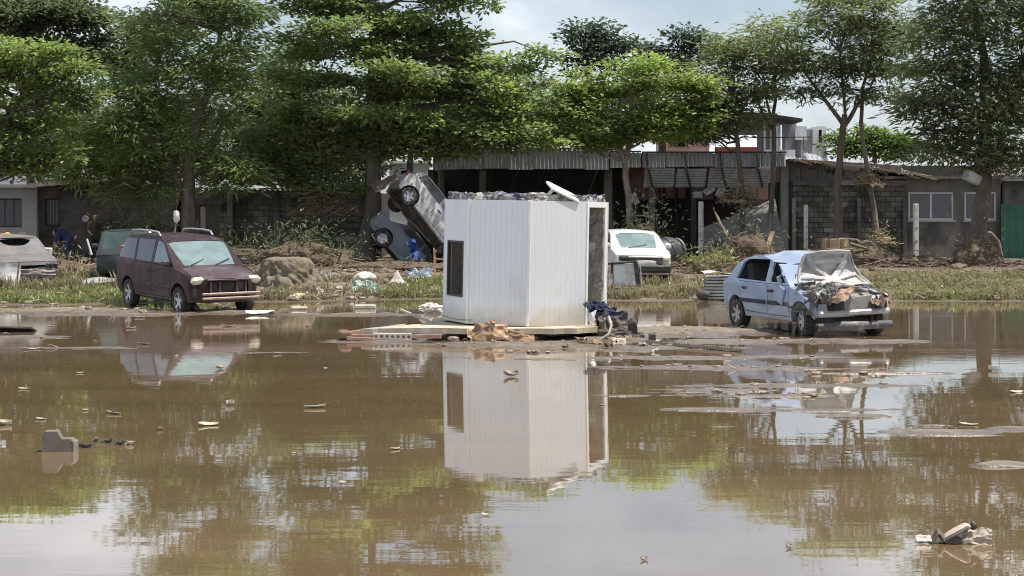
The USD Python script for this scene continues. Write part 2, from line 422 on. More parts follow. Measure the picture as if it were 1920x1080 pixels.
setting('water', (np.array([[-400, -200, 0], [400, -200, 0], [400, 47, 0], [-400, 47, 0]], float), np.array([[0, 1, 2], [0, 2, 3]])), usdkit.material(stage, '/World/Looks/flood_water', {
    'g': ('geometry', {}), 'mp': ('mapping', {'scale': (.5, 1.6, 1)}),
    'n': ('noise_texture', {'scale': .35, 'detail': 4.0, 'roughness': .55, 'distortion': .4}), 'r': ('rgb_ramp', {'ramp': [(.34, (.118, .084, .044)), (.66, (.165, .113, .063))]}),
    'zn': ('noise_texture', {'scale': .55, 'detail': 3.0}), 'sx': ('separate_xyz', {}), 'far': ('map_range', {'from_min': 22.0, 'from_max': 29.0, 'to_min': 0.0, 'to_max': 1.0, 'clamp': True}),
    'za': ('math', {'math_type': 'multiply'}), 'zr': ('map_range', {'from_min': .2, 'from_max': .6, 'to_min': .0, 'to_max': 1.0, 'clamp': True}),
    'w1': ('noise_texture', {'scale': 1.6, 'detail': 3.0, 'roughness': .5}), 'w2': ('noise_texture', {'scale': 9.0, 'detail': 3.0, 'roughness': .5}),
    'd1': ('math', {'math_type': 'multiply', 'value2': 1.0}), 'd2': ('math', {'math_type': 'multiply'}), 'dz': ('math', {'math_type': 'multiply_add', 'value2': .55, 'value3': .02}), 'ds': ('math', {'math_type': 'add'}),
    'b': ('bump', {'strength': 1.0, 'distance': .0011}),
    'p': ('principled_bsdf', {'roughness': .018, 'ior': 2.2, 'coat_weight': .55, 'coat_roughness': .02, 'coat_ior': 1.5})},
    [('g.position', 'mp.vector'), ('mp.vector', 'n.vector'), ('n.fac', 'r.fac'), ('r.color', 'p.base_color'), ('mp.vector', 'zn.vector'), ('g.position', 'sx.vector'), ('sx.y', 'far.value'), ('zn.fac', 'za.value1'), ('far.result', 'za.value2'),
     ('za.value', 'zr.value'), ('mp.vector', 'w1.vector'), ('mp.vector', 'w2.vector'), ('w1.fac', 'd1.value1'), ('zr.result', 'dz.value1'), ('w2.fac', 'd2.value1'), ('dz.value', 'd2.value2'), ('d1.value', 'ds.value1'), ('d2.value', 'ds.value2'),
     ('ds.value', 'b.height'), ('b.normal', 'p.normal'), ('b.normal', 'p.coat_normal')], surface='p.BSDF'))

def grass(name, n, xr, yr, hh, m, label, seed, thin=0.0, lean=.5):
    r = np.random.default_rng(seed)
    x = r.uniform(*xr, n)
    y = yr[0] + (yr[1] - yr[0]) * r.random(n) ** 1.3
    ok = (.6 * fbm(np.stack([x * .55, y * .55, x * 0], -1), seed, 3) + .8 * fbm(np.stack([x * 2.1, y * 1.6, x * 0], -1), seed + 9, 3) > thin + .05 + r.normal(0, .07, n)) & (y > shore(x) + .1 + .35 * r.random(n))
    x, y = x[ok], y[ok]
    n = len(x)
    z = ground_z(x, y) - .02
    tall = .65 + 1.1 * np.clip(fbm(np.stack([x * .8, y * .8, x * 0], -1), seed + 3, 3) + .4, 0, 1)
    h = .78 * hh * tall * (.25 + 1.15 * r.random(n) ** 1.6)
    az = r.uniform(0, 2 * PI, n)
    le = h * r.uniform(.1, 1, n) * lean
    w = r.uniform(.012, .03, n)
    b = np.stack([x, y, z], -1)
    dx, dy = np.cos(az), np.sin(az)
    side = np.stack([-dy, dx, dy * 0], -1) * w[:, None]
    mid = b + np.stack([dx * le * .35, dy * le * .35, h * .62], -1)
    tip = b + np.stack([dx * le, dy * le, h * (1 - .25 * lean)], -1)
    v = np.stack([b - side, b + side, mid + side * .8, mid - side * .8, tip], 1).reshape(-1, 3)
    k = np.arange(n)[:, None] * 5
    f = np.concatenate([k + [0, 1, 2], k + [0, 2, 3], k + [3, 2, 4]])
    single(name, (v, f), m, label, 'grass', kind='stuff')

GR1 = leaf_mat('green_grass', (.12, .145, .05), (.34, .36, .15), 1.2, 1.2)
GR2 = leaf_mat('straw_grass', (.16, .145, .075), (.38, .345, .21), 1.1, .9)
grass('bank_grass', 26000, (-16.5, -7.6), (41, 48), .24, GR1, 'yellow green grass on the bank left of the maroon minivan', 41, -.22)
grass('bank_grass', 9000, (-15, -9), (45.5, 52), .5, GR2, 'tall dry straw coloured weeds behind the left strip of bank grass', 42, -.05)
grass('bank_grass', 15000, (-6.5, -1.8), (43, 50), .24, GR2, 'dry trampled grass among the litter between minivan and white kiosk', 43, -.02)
grass('bank_grass', 4000, (-3.4, -1.6), (44, 50), .26, GR1, 'yellowing upright weeds close to the left edge of the white kiosk', 45, -.2)
grass('bank_grass', 11000, (2.4, 6.6), (43.6, 50), .34, GR2, 'rough yellow grass between the white car and the blue sedan', 44, -.06)
grass('bank_grass', 26000, (8.3, 17.5), (43.2, 52), .30, GR2, 'long matted straw grass on the bank right of the blue sedan', 46, -.13, 1.0)
grass('bank_grass', 12000, (8.3, 17.5), (43.2, 52), .27, GR1, 'green blades mixed through the bank right of the blue sedan', 47, -.04, .9)
# ---------------------------------------------------------------- the white kiosk
WHITE = mat('white_board', (.64, .65, .655), (.595, .605, .61), 1.5, .42, .5, bump=.0015, bscale=10, stain=(.50, .47, .41), sscale=2.3, sat=(.58, .8), stretch=(1, 1, .35), low=(.20, .62, (.42, .37, .30)))
TRIMW = mat('white_trim', (.70, .70, .69), (.62, .62, .60), 3, .4, .5, stain=(.5, .46, .38), sscale=4, sat=(.58, .75))
INNER = mat('kiosk_inside', (.42, .385, .35), (.33, .30, .265), 1.2, .8, .3, stain=(.2, .17, .14), sscale=1.5)
TORN = usdkit.material(stage, '/World/Looks/torn_lining', {
    'g': ('geometry', {}), 'n': ('noise_texture', {'scale': 2.2, 'detail': 5.0, 'roughness': .6, 'distortion': .8}), 'n2': ('noise_texture', {'scale': 9.0, 'detail': 4.0}),
    'r': ('rgb_ramp', {'ramp': [(.38, (.42, .41, .385)), (.455, (.52, .5, .46)), (.47, (.08, .08, .09)), (.50, (.16, .155, .15)), (.53, (.46, .45, .41)), (.555, (.04, .045, .085)), (.61, (.05, .07, .15)), (.64, (.36, .35, .33))]}),
    'r2': ('rgb_ramp', {'ramp': [(.35, (.5, .5, .5)), (.65, (1.1, 1.1, 1.1))]}), 'm': ('mix', {'mix_type': 'multiply', 'fac': 1.0}), 'p': ('principled_bsdf', {'roughness': .75})},
    [('g.position', 'n.vector'), ('g.position', 'n2.vector'), ('n.fac', 'r.fac'), ('n2.fac', 'r2.fac'), ('r.color', 'm.color1'), ('r2.color', 'm.color2'), ('m.color', 'p.base_color')], surface='p.BSDF')
SLAB = mat('yellowed_foam', (.46, .42, .33), (.34, .305, .245), 3.0, .8, .3, bump=.008, bscale=12, stain=(.40, .33, .19), sscale=3, sat=(.5, .62))

kc = np.array([.235, 32.55, .225])
KR = rot('y', 1.1)
kiosk = Thing('kiosk', 'white eight sided kiosk with boarded walls standing in the floodwater', 'kiosk', kc, KR)
RA, KH = 1.54, 2.26                                   # corner radius and wall height
SIDE = 2 * RA * math.sin(PI / 8)
AP = RA * math.cos(PI / 8)
T = .075

def face_frame(k):
    """k-th wall: outward normal angle -21, 24, 69 ... degrees from straight towards the camera, to the right."""
    g = math.radians(-21 + 45 * k)
    n = np.array([math.sin(g), -math.cos(g), 0])
    t = np.array([math.cos(g), math.sin(g), 0])           # along the wall, left to right seen from outside
    return n, t

def on_face(k, s, z, depth=0.0):
    n, t = face_frame(k)
    return n * (AP + depth) + t * s + np.array([0, 0, z])

def panel(k, s0, s1, z0, z1, d0=-T, d1=0.0):
    n, t = face_frame(k)
    c = n * (AP + (d0 + d1) / 2) + t * (s0 + s1) / 2 + np.array([0, 0, (z0 + z1) / 2])
    return box(c, (s1 - s0, d1 - d0, z1 - z0), np.stack([t, -n, [0, 0, 1.0]], 1))

hs = SIDE / 2
for k in range(8):
    if k == 2:                                            # doorway side
        bits = [panel(k, -hs + .01, -hs + .04, 0, KH, -T, -.004), panel(k, hs - .12, hs - .01, 0, KH, -T, -.004), panel(k, -hs + .04, hs - .12, KH - .10, KH, -T, -.004), panel(k, -hs + .04, hs - .12, 0, .14, -T, -.004)]
        wall = kiosk.part('wall_panel', cat(bits), TRIMW, label='side with the doorway')
        kiosk.part('door_jamb', cat([panel(k, hs - .15, hs - .122, .14, KH - .10, -.36, -.01)]), TRIMW)
        kiosk.part('torn_edge', xf(thick(grid(lambda s, t: np.stack([s * 0, 0 * s, 0 * s], -1) + (on_face(2, 0, 0)[None, None] + face_frame(2)[1] * (hs - .17 - .02 - .02 * np.abs(fbm(np.stack([s * 9, t * 3, 0 * s], -1), 3))[..., None] * 6)
            + np.array([0, 0, 1.0]) * (.14 + (KH - .25) * s[..., None]) + face_frame(2)[0] * ((-.36 + .35 * t) + .06 * fbm(np.stack([s * 14, t * 4, 0 * s], -1), 9))[..., None]), 50, 6), .02)), mat('torn_core', (.34, .31, .27), (.20, .175, .15), 6, .95, .1, bump=.02, bscale=12, stain=(.5, .48, .44), sscale=5, sat=(.56, .66)))
        continue
    win = k == 7                                          # left wall with the window
    w0, w1, wz0, wz1 = -hs + .18 * SIDE, -hs + .80 * SIDE, .50, 1.47
    inside = INNER
    if win:
        core = [panel(k, -hs + .035, w0, 0, KH, -T, -.03), panel(k, w1, hs - .035, 0, KH, -T, -.03), panel(k, w0, w1, 0, wz0, -T, -.03), panel(k, w0, w1, wz1, KH, -T, -.03)]
    else:
        core = [panel(k, -hs + .035, hs - .035, 0, KH, -T, -.03)]
    wall = kiosk.part('wall_panel', cat(core), inside)
    nb = 11
    for b in range(nb if k in (0, 1, 7) else 1):
        if k in (0, 1):
            s0, s1 = -hs + .03 + (SIDE - .06) * b / nb, -hs + .03 + (SIDE - .06) * (b + 1) / nb
            kiosk.part('board', rbox((panel(k, s0, s1, .0, KH, -.03, 0)[0].mean(0)), (s1 - s0 - .0006, .03, KH), np.stack([face_frame(k)[1], -face_frame(k)[0], [0, 0, 1.0]], 1), .0014), WHITE, parent=wall)
        elif win:
            if b > 3:
                continue
            rects = [(-hs + .03, w0, 0, KH), (w1, hs - .03, 0, KH), (w0, w1, 0, wz0), (w0, w1, wz1, KH)]
            kiosk.part('board', panel(k, *rects[b], -.03, 0), WHITE, parent=wall)
        else:
            kiosk.part('board', panel(k, -hs + .03, hs - .03, 0, KH, -.03, 0), WHITE, parent=wall)
    if win:
        fr = [panel(k, w0 - .02, w1 + .02, wz0 - .03, wz0, -.05, .012), panel(k, w0 - .02, w1 + .02, wz1, wz1 + .03, -.05, .012), panel(k, w0 - .02, w0 + .012, wz0, wz1, -.05, .012), panel(k, w1 - .012, w1 + .02, wz0, wz1, -.05, .012)]
        kiosk.part('window_frame', cat(fr), mat('dark_rubber', (.05, .048, .045), None, 4, .6), label='dark frame of the serving window')
        kiosk.part('wall_lining', cat([panel(3, -hs + .06, hs - .06, .05, KH - .05, -T - .03, -T - .006)]), INNER)
        kiosk.part('slot', cat([panel(4, .02, .08, .62, .84, -T - .02, -T + .002)]), mat('dark_rubber', (.05, .048, .045)))
for k in range(8):                                        # corner strips and the torn lining above the walls
    g = math.radians(-21 + 45 * k + 22.5)
    o = np.array([math.sin(g), -math.cos(g), 0]) * (RA - .018)
    kiosk.part('corner_strip', rbox(o + [0, 0, KH / 2], (.06, .045, KH + .002), rot('z', math.degrees(g)), .008), TRIMW)
    n, t = face_frame(k)
    def rim(s, u, k=k, n=n, t=t):
        al = (s - .5) * SIDE * .99
        q = np.stack([(al + k * 1.3) * 3.2, u * 0 + k, u * 0], -1)
        top = .12 + .12 * fbm(q * .7, 61, 3) + .03 * fbm(q * 4, 62, 2)
        inn = .05 + .07 * fbm(np.stack([(al + k) * 5, u * 3, u * 0 + k], -1), 63, 3)
        return (n * AP)[None, None] + t * al[..., None] - n * (inn + .02 * u)[..., None] + np.array([0, 0, 1.0]) * (KH - .02 + u * (top + .02))[..., None]
    kiosk.part('torn_lining', thick(grid(rim, 40, 7), .03), TORN)
nn, tt = face_frame(1)
kiosk.part('roof_flap', rbox(on_face(1, .12, KH + .17, -.12), (.60, .34, .055), np.stack([tt * math.cos(.40) - np.array([0, 0, 1]) * math.sin(.40), -nn * .9 + np.array([0, 0, .42]), np.cross(tt * math.cos(.40) - np.array([0, 0, 1]) * math.sin(.40), -nn * .9 + np.array([0, 0, .42]))], 1), .02), TRIMW, label='white board sticking up from the top edge')
kiosk.part('flap_strut', beam(on_face(1, -.22, KH + .06, -.1), on_face(1, -.1, KH + .2, -.1), .05, .05), TRIMW)
oct_pts = [(RA * .93 * math.sin(math.radians(-21 + 22.5 + 45 * k)), -RA * .93 * math.cos(math.radians(-21 + 22.5 + 45 * k))) for k in range(8)]
fl = m3.Manifold.extrude(m3.CrossSection([oct_pts]), .03).translate((0, 0, .004))
kiosk.part('inner_floor', fl, INNER)
kiosk.part('ceiling', m3.Manifold.extrude(m3.CrossSection([oct_pts]), .03).translate((0, 0, KH - .05)), INNER)  # unseen plate added to keep daylight out of the interior
for b in range(4):                                        # rolled padding at the foot of the doorway
    kiosk.part('door_padding', blob(on_face(2, -.42 + .09 * b, .17, .03 + .02 * (b % 2)), (.06, .09, .19), 50 + b, .12, 2), TRIMW)

# the yellowed slab under it
def edge_noise(pts, n=10, amp=.03, seed=1):
    out = []
    r = np.random.default_rng(seed)
    for a, b in zip(pts, pts[1:] + pts[:1]):
        for q in range(n):
            out.append((a[0] + (b[0] - a[0]) * q / n + r.normal(0, amp), a[1] + (b[1] - a[1]) * q / n + r.normal(0, amp)))
    return out
outl = edge_noise([(-2.75, 31.05), (-1.9, 30.74), (-.5, 30.62), (1.1, 30.66), (1.5, 31.0), (1.85, 33.6), (-1.3, 34.0), (-1.7, 31.8)], 9, .02, 3)
sm = m3.Manifold.extrude(m3.CrossSection([outl]), .10, 1).refine_to_length(.16)
sm = sm.warp_batch(lambda p: np.stack([p[:, 0], p[:, 1], p[:, 2] + .118 + .02 * fbm(p * np.array([1.5, 1.5, 0]), 4) - .05 * sstep(-1.6, -3.4, p[:, 0]) ], -1))
single('foam_slab', sm, SLAB, 'long yellowed slab lying on the mud under the white kiosk', 'slab')
# ---------------------------------------------------------------- buildings
BY = 67.0
def B(u, v, d=BY):
    return P(u, v, d)
CONC = mat('stained_concrete', (.19, .175, .15), (.12, .112, .098), 1.4, .9, .2, bump=.006, bscale=14, stain=(.07, .07, .062), sscale=1.1, sat=(.46, .62), stretch=(1, 1, .5))
CONC_L = mat('pale_render', (.31, .305, .295), (.24, .235, .225), 1.2, .9, .2, bump=.003, stain=(.2, .19, .175), sscale=.9, sat=(.5, .68), stretch=(1, 1, .6))
BLOCKS = [mat(f'wall_block_{n}', c, tuple(x * .75 for x in c), 5, .92, .2, bump=.008, bscale=20, stain=(.055, .056, .05), sscale=.8, sat=(.47, .6)) for n, c in (('grey', (.15, .14, .12)), ('pale', (.20, .185, .155)), ('mossy', (.12, .125, .095)))]
MORTAR = mat('mortar', (.12, .115, .10), (.08, .08, .07), 4, .95, .1)
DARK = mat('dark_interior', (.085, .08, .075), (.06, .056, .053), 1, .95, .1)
SHEET = mat('corrugated_zinc', (.38, .39, .40), (.28, .29, .30), 1.1, .5, .5, metal=.25, stain=(.2, .17, .14), sscale=1.3, sat=(.52, .7), stretch=(2, 1, .6))
SHEET_D = mat('old_zinc', (.22, .22, .225), (.15, .15, .15), 1.1, .6, .4, metal=.2, stain=(.10, .07, .05), sscale=1.3, sat=(.48, .66))
STEEL = mat('dark_steel', (.045, .042, .042), (.07, .055, .045), 6, .7, .4)
WFRAME = mat('white_frame', (.62, .63, .63), (.5, .5, .5), 5, .5, .4)
GLASSD = pane_mat('dark_window', (.05, .052, .055), .06, .35)
PINK = mat('faded_red_paint', (.40, .24, .21), (.32, .19, .165), 1.6, .9, .2, stain=(.5, .4, .36), sscale=1.2)
WOOD = mat('weathered_wood', (.30, .235, .17), (.2, .15, .105), 6, .9, .2, bump=.003, stretch=(1, 1, 3))
WOOD_O = mat('raw_wood', (.50, .32, .18), (.40, .25, .14), 6, .8, .2)

def face_rect(u0, v0, u1, v1, d=BY):
    a, b = B(u0, v1, d), B(u1, v0, d)
    return a[0], b[0], a[2], b[2]

def block_wall(th, u0, v0, u1, v1, d, openings, bw=.42, bh=.21, seed=1, skip=.0):
    """Single blocks with recessed joints in front of a mortar bed; openings as photo rectangles."""
    x0, x1, z0, z1 = face_rect(u0, v0, u1, v1, d)
    ops = [face_rect(*o, d) for o in openings]
    r = np.random.default_rng(seed)
    rows = int(round((z1 - z0) / bh))
    bh = (z1 - z0) / rows
    for k in range(rows):
        x = x0 - (bw / 2 if k % 2 else 0)
        while x < x1:
            a, b = max(x, x0), min(x + bw, x1)
            x += bw
            segs = [(a, b)]
            for o in ops:
                if o[2] < z0 + (k + .9) * bh and o[3] > z0 + (k + .1) * bh:
                    segs = [s for g in segs for s in ((g[0], min(g[1], o[0])), (max(g[0], o[1]), g[1])) if s[1] - s[0] > .06]
            for a2, b2 in segs:
                if r.random() < skip:
                    continue
                g = .009
                th.part('block', box(((a2 + b2) / 2, d + .045 - r.uniform(0, .018), z0 + (k + .5) * bh), (b2 - a2 - 2 * g, .11, bh - 2 * g)), BLOCKS[r.integers(3)], world=True)

def wall_with(th, name, rects, holes, y, t, m):
    """A wall of thickness t whose front is at y: the rectangle less the holes, all (x0, x1, z0, z1)."""
    a = mbox((rects[0], y, rects[2]), (rects[1], y + t, rects[3]))
    for h in holes:
        a = a - mbox((h[0], y - 1, h[2]), (h[1], y + t + 1, h[3]))
    return th.part(name, a, m, world=True)

def corr(w, h, pitch=.19, amp=.028, vertical=True, r=None, wob=.0):
    """A corrugated sheet in the xz plane, lower left corner at the origin."""
    n = int(w / pitch * 8) + 1 if vertical else int(h / pitch * 8) + 1
    def fn(s, t):
        k = s if vertical else t
        L = w if vertical else h
        y = amp * np.sin(k * L / pitch * 2 * PI)
        q = np.stack([s * 3, t * 3, s * 0], -1)
        return np.stack([s * w, y + wob * fbm(q, int(w * 97) % 50), t * h], -1)
    return thick(grid(fn, n if vertical else 6, 6 if vertical else n), .006)

CLAY = mat('dull_clay', (.30, .21, .19), (.22, .155, .14), 1.6, .9, .2, stain=(.42, .36, .33), sscale=1.6)
# left house: pale front, shaded front, sloping clay roof
lh = Thing('house', 'low house at the left end with pale rendered corner and two dark windows', 'house', B(60, 480) * [1, 1, 0] + [0, 0, .3])
holes = [face_rect(-40, 372, 45, 426)]
wall_with(lh, 'wall', face_rect(-120, 352, 73, 492), holes, BY - .3, .3, CONC_L)
SHADE = mat('shaded_plaster', (.115, .105, .092), (.07, .065, .058), 1.6, .95, .1, stain=(.04, .038, .035), sscale=1.1, sat=(.45, .62))  # shade under the trees is put into this darker plaster colour
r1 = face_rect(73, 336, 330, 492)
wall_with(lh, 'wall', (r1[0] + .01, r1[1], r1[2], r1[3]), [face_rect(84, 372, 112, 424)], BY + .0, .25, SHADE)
for o, y in ((holes[0], BY - .14), (face_rect(84, 372, 112, 424), BY + .14)):
    wn = lh.part('window', cat([box2((o[0], y, o[2]), (o[0] + .06, y + .05, o[3])), box2((o[1] - .06, y, o[2]), (o[1], y + .05, o[3])), box2((o[0], y, o[3] - .06), (o[1], y + .05, o[3])), box2((o[0], y, o[2]), (o[1], y + .05, o[2] + .06))]), STEEL, world=True)
    lh.part('pane', box2((o[0], y + .02, o[2]), (o[1], y + .028, o[3])), GLASSD, world=True, parent=wn)
    for k in range(1, 5):
        x = o[0] + (o[1] - o[0]) * k / 5
        lh.part('bar', tube([(x, y - .04, o[2]), (x, y - .04, o[3])], .012, 5), STEEL, world=True, parent=wn)
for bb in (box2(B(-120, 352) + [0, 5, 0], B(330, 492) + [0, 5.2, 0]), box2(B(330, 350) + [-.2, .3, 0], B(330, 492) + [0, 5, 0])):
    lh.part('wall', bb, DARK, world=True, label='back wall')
a, b = B(60, 345), B(335, 322)
for k in range(14):                                       # clay sheets on the sloping roof
    t0, t1 = k / 14, (k + 1) / 14
    p0, p1 = a + (b - a) * t0, a + (b - a) * t1
    sh = xf(corr(p1[0] - p0[0] + .02, 5.2, .22, .03), rot('x', -91), (p0[0], BY - .45, p0[2] + .01 * (k % 2)))
    lh.part('roof_sheet', sh, CLAY, world=True)
lh.part('roof_edge', beam(a + [0, -.46, -.06], b + [0, -.46, -.06], .06, .16), CLAY, world=True)
lh.part('roof', box2(B(-120, 352) + [0, -.5, 0], B(75, 346) + [0, 5, 0]), CONC_L, world=True, label='flat concrete roof edge')

# grey block house in the middle
mh = Thing('block_house', 'unfinished grey block house in deep shade behind the middle trees', 'house', B(520, 490) * [1, 1, 0] + [0, 0, .3])
ops = [(374, 388, 412, 432), (640, 440, 672, 492)]
block_wall(mh, 345, 362, 705, 494, BY + .3, ops, .44, .235, seed=5)
x = face_rect(345, 362, 705, 494, BY + .3)
wall_with(mh, 'wall', (x[0], x[1], x[2], x[3]), [face_rect(*o, BY + .3) for o in ops], BY + .36, .16, MORTAR)
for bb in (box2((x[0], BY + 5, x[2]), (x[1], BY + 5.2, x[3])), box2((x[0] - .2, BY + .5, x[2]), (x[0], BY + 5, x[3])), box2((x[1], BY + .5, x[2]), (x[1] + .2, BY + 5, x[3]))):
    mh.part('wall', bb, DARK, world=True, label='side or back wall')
for u in (346, 432, 520, 610, 700):
    c = B(u, 428, BY + .3)
    mh.part('column', rbox((c[0], BY + .27, (x[2] + x[3]) / 2), (.22, .2, x[3] - x[2]), None, .02), CONC, world=True)
mh.part('ring_beam', box2((x[0], BY + .2, x[3] + .002), (x[1], BY + .55, x[3] + .2)), CONC, world=True)
for k in range(5):
    p = B(372 + 62 * k, 356, BY)
    mh.part('roof_sheet', xf(corr(1.15, 3.6, .2, .025), rot('x', -90.5 if k not in (0, 1) else -87) @ rot('y', 2 - k), (p[0], BY - .2, p[2] + .02 * (k % 2))), mat('pale_blue_sheet', (.24, .29, .31), (.18, .21, .23), 2, .5, .4, stain=(.2, .18, .16)), world=True)
bk = single('bucket', lathe([(.0, 0), (.15, 0), (.19, .36), (.2, .36), (.17, .03), (0, .03)], 16, 'z') and xf(lathe([(.0, 0), (.15, 0), (.19, .36), (.2, .37), (.175, .36), (.14, .03), (0, .03)], 16, 'z'), rot('y', 62), B(412, 352, BY - .1)), mat('grey_plastic', (.36, .4, .43), (.3, .33, .36), 3, .5, .4), 'grey bucket lying on the roof edge of the shaded block house', 'bucket')

# canopy building
ch = Thing('canopy_building', 'open fronted shed with grey corrugated fascia behind the white kiosk', 'shed', B(1150, 490) * [1, 1, 0] + [0, 0, .3])
dF = BY - 1.2
for (u0, u1, v0, v1, nsh) in ((812, 1142, 281, 318, 7), (1144, 1202, 286, 315, 2), (1204, 1474, 287, 314, 6)):
    for k in range(nsh):
        ua, ub = u0 + (u1 - u0) * k / nsh, u0 + (u1 - u0) * (k + 1) / nsh
        pa, pb = P(ua, v1 - (k % 3), dF), P(ub, v0 + (k % 2), dF)
        ch.part('fascia_sheet', xf(corr(pb[0] - pa[0] - .012, pb[2] - pa[2], .145, .022), None, (pa[0], dF, pa[2])), SHEET, world=True)
    a, b = P(u0, v0, dF), P(u1, v0, dF)
    ch.part('roof_edge', beam(a + [0, .02, .035], b + [0, .02, .035], .12, .06), STEEL, world=True)
for k in range(12):
    ua = 812 + (1474 - 812) * k / 12
    ub = 812 + (1474 - 812) * (k + 1) / 12
    pa, pb = P(ua, 281, dF), P(ub, 281, dF)
    ch.part('roof_sheet', xf(corr(pb[0] - pa[0] - .01, 9.0, .19, .03), rot('x', -93), (pa[0], dF + .08, pa[2] - (.0 if ua < 1142 else .12))), SHEET_D, world=True)
for k in range(4):                                         # soffit sheets on the slant, ribs running level
    ua, ub = 1206 + 60 * k, 1206 + 60 * (k + 1)
    pa, pb = P(ua, 351, dF + 1.0), P(ub, 316, dF + .1)
    h = math.hypot(.9, P(0, 316, dF)[2] - P(0, 351, dF + 1)[2])
    ch.part('soffit_sheet', xf(corr(pb[0] - pa[0] + .0, h, .15, .024, False), rot('x', 58 - 8 + 2 * (k % 2)), (pa[0], dF + 1.0, pa[2])), SHEET, world=True)
for u in (1212, 1283, 1350, 1418):
    ch.part('strut', beam(P(u, 286, dF - .06), P(u + 3, 314, dF - .06), .05, .05), STEEL, world=True)
    ch.part('strut', beam(P(u + 3, 315, dF - .03), P(u + 12, 352, dF + .9), .06, .06), STEEL, world=True)
for u, v0, v1, w, m in ((1140, 283, 496, .32, CONC), (1222, 350, 494, .26, CONC), (1300, 350, 494, .2, DARK), (1470, 300, 492, .30, CONC_L), (905, 318, 496, .24, CONC)):
    c = B(u, (v0 + v1) / 2)
    ch.part('column', rbox((c[0], BY, (B(0, v0)[2] + B(0, v1)[2]) / 2), (w, .28, B(0, v0)[2] - B(0, v1)[2]), None, .02), m, world=True)
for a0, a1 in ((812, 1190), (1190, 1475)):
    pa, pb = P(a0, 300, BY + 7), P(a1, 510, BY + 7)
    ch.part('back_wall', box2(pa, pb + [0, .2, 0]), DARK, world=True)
pa, pb = P(1175, 352, BY + 6.0), P(1478, 374, BY + 6.0)
for k in range(5):
    q0 = pa + (pb - pa) * [k / 5, 0, 0]
    ch.part('painted_board', box2((q0[0] + .05, BY + 5.9, pb[2] + .05 * (k % 2)), (q0[0] + (pb[0] - pa[0]) / 5 - .25 * (k % 3 == 1), BY + 5.95, pa[2] + .9)), PINK, world=True)
pa, pb = P(1236, 441, BY + 3.5), P(1410, 500, BY + 3.5)
ch.part('low_wall', box2(pa, pb + [0, .2, 0]), mat('dark_plaster', (.07, .065, .065), (.045, .042, .042), 2, .9, .1), world=True)
for u in (1245, 1268, 1290, 1340, 1365):
    c = P(u, 400, BY + 3.5)
    ch.part('inner_post', box2((c[0] - .06, BY + 3.4, .3), (c[0] + .06, BY + 3.5, 3.4)), mat('dark_plaster', (.07, .065, .065)), world=True)
ch.part('end_wall', box2(P(812, 318, BY) + [-.2, 0, 0], P(812, 500, BY) + [0, 7, 0]), CONC, world=True)
for k, (u, v) in enumerate(((1308, 365), (1330, 357), (1352, 358), (1398, 356), (1190, 372))):   # rags and bags caught on the soffit edge
    single('torn_bag', crumple(P(u, v, dF + 1.0), (.36 + .1 * (k % 3), .26), rot('x', 80) @ rot('z', 30 * k), 70 + k, .08, 14), mat('torn_plastic', (.55, .53, .5), (.38, .36, .34), 5, .6, .4), ['whitish torn bag caught above the tall white post', 'crumpled white bag hanging from the soffit right of the white post', 'pinkish white rag hanging under the middle of the soffit', 'pale torn rag by the right end of the soffit', 'torn bag caught at the left end of the red boards'][k], 'bag')

# right building: block wall, open slots above, windows, torn roof
rb = Thing('block_building', 'long grimy block building with white framed windows under the right tree', 'building', B(1700, 490) * [1, 1, 0] + [0, 0, .3])
W1, W2 = (1703, 360, 1788, 413), (1808, 360, 1868, 413)
block_wall(rb, 1486, 340, 1698, 494, BY, [], .40, .205, seed=9)
x = face_rect(1486, 340, 1698, 494)
rb.part('wall', box2((x[0], BY + .065, x[2]), (x[1], BY + .22, x[3])), MORTAR, world=True)
x2 = face_rect(1698, 336, 1876, 496)
wall_with(rb, 'wall', (x2[0] + .005, x2[1], x2[2], x2[3]), [face_rect(*W1), face_rect(*W2)], BY - .02, .24, CONC)
for o in (W1, W2):
    o0, o1, o2, o3 = face_rect(*o)
    y = BY + .02
    ft = .07
    fr = [box2((o0, y, o2), (o0 + ft, y + .08, o3)), box2((o1 - ft, y, o2), (o1, y + .08, o3)), box2((o0 + ft, y, o3 - ft), (o1 - ft, y + .08, o3)), box2((o0 + ft, y, o2), (o1 - ft, y + .08, o2 + ft)), box2(((o0 + o1) / 2 - .035, y - .004, o2 + ft), ((o0 + o1) / 2 + .035, y + .07, o3 - ft))]
    wn = rb.part('window', cat(fr), WFRAME, world=True)
    for s in (0, 1):
        c0 = o0 + ft + s * ((o1 - o0) / 2 - ft + .035)
        rb.part('pane', box2((c0, y + .03 + .015 * s, o2 + ft), (c0 + (o1 - o0) / 2 - ft - .035, y + .038 + .015 * s, o3 - ft)), GLASSD, world=True, parent=wn)
    rb.part('sill', box2((o0 - .06, BY - .08, o2 - .07), (o1 + .06, BY - .021, o2 - .002)), CONC_L, world=True, parent=wn)
za, zb = B(0, 340)[2], B(0, 305)[2]
rb.part('top_beam', box2((x[0], BY - .03, B(0, 347)[2]), (x[1], BY + .21, za + .04)), CONC, world=True)
for u in (1488, 1508, 1540, 1610, 1660):
    c = B(u, 320)
    rb.part('stub_column', box2((c[0] - .12, BY + .01, za + .042), (c[0] + .12, BY + .2, B(0, 304 + (u - 1488) * .1)[2])), CONC, world=True)
rb.part('lintel', beam(B(1480, 305) + [0, .1, 0], B(1690, 318) + [0, .1, 0], .2, .32), CONC, world=True)
rb.part('wall', box2((x[0], BY + 5, x[2]), (x2[1], BY + 5.2, zb)), DARK, world=True, label='back wall')
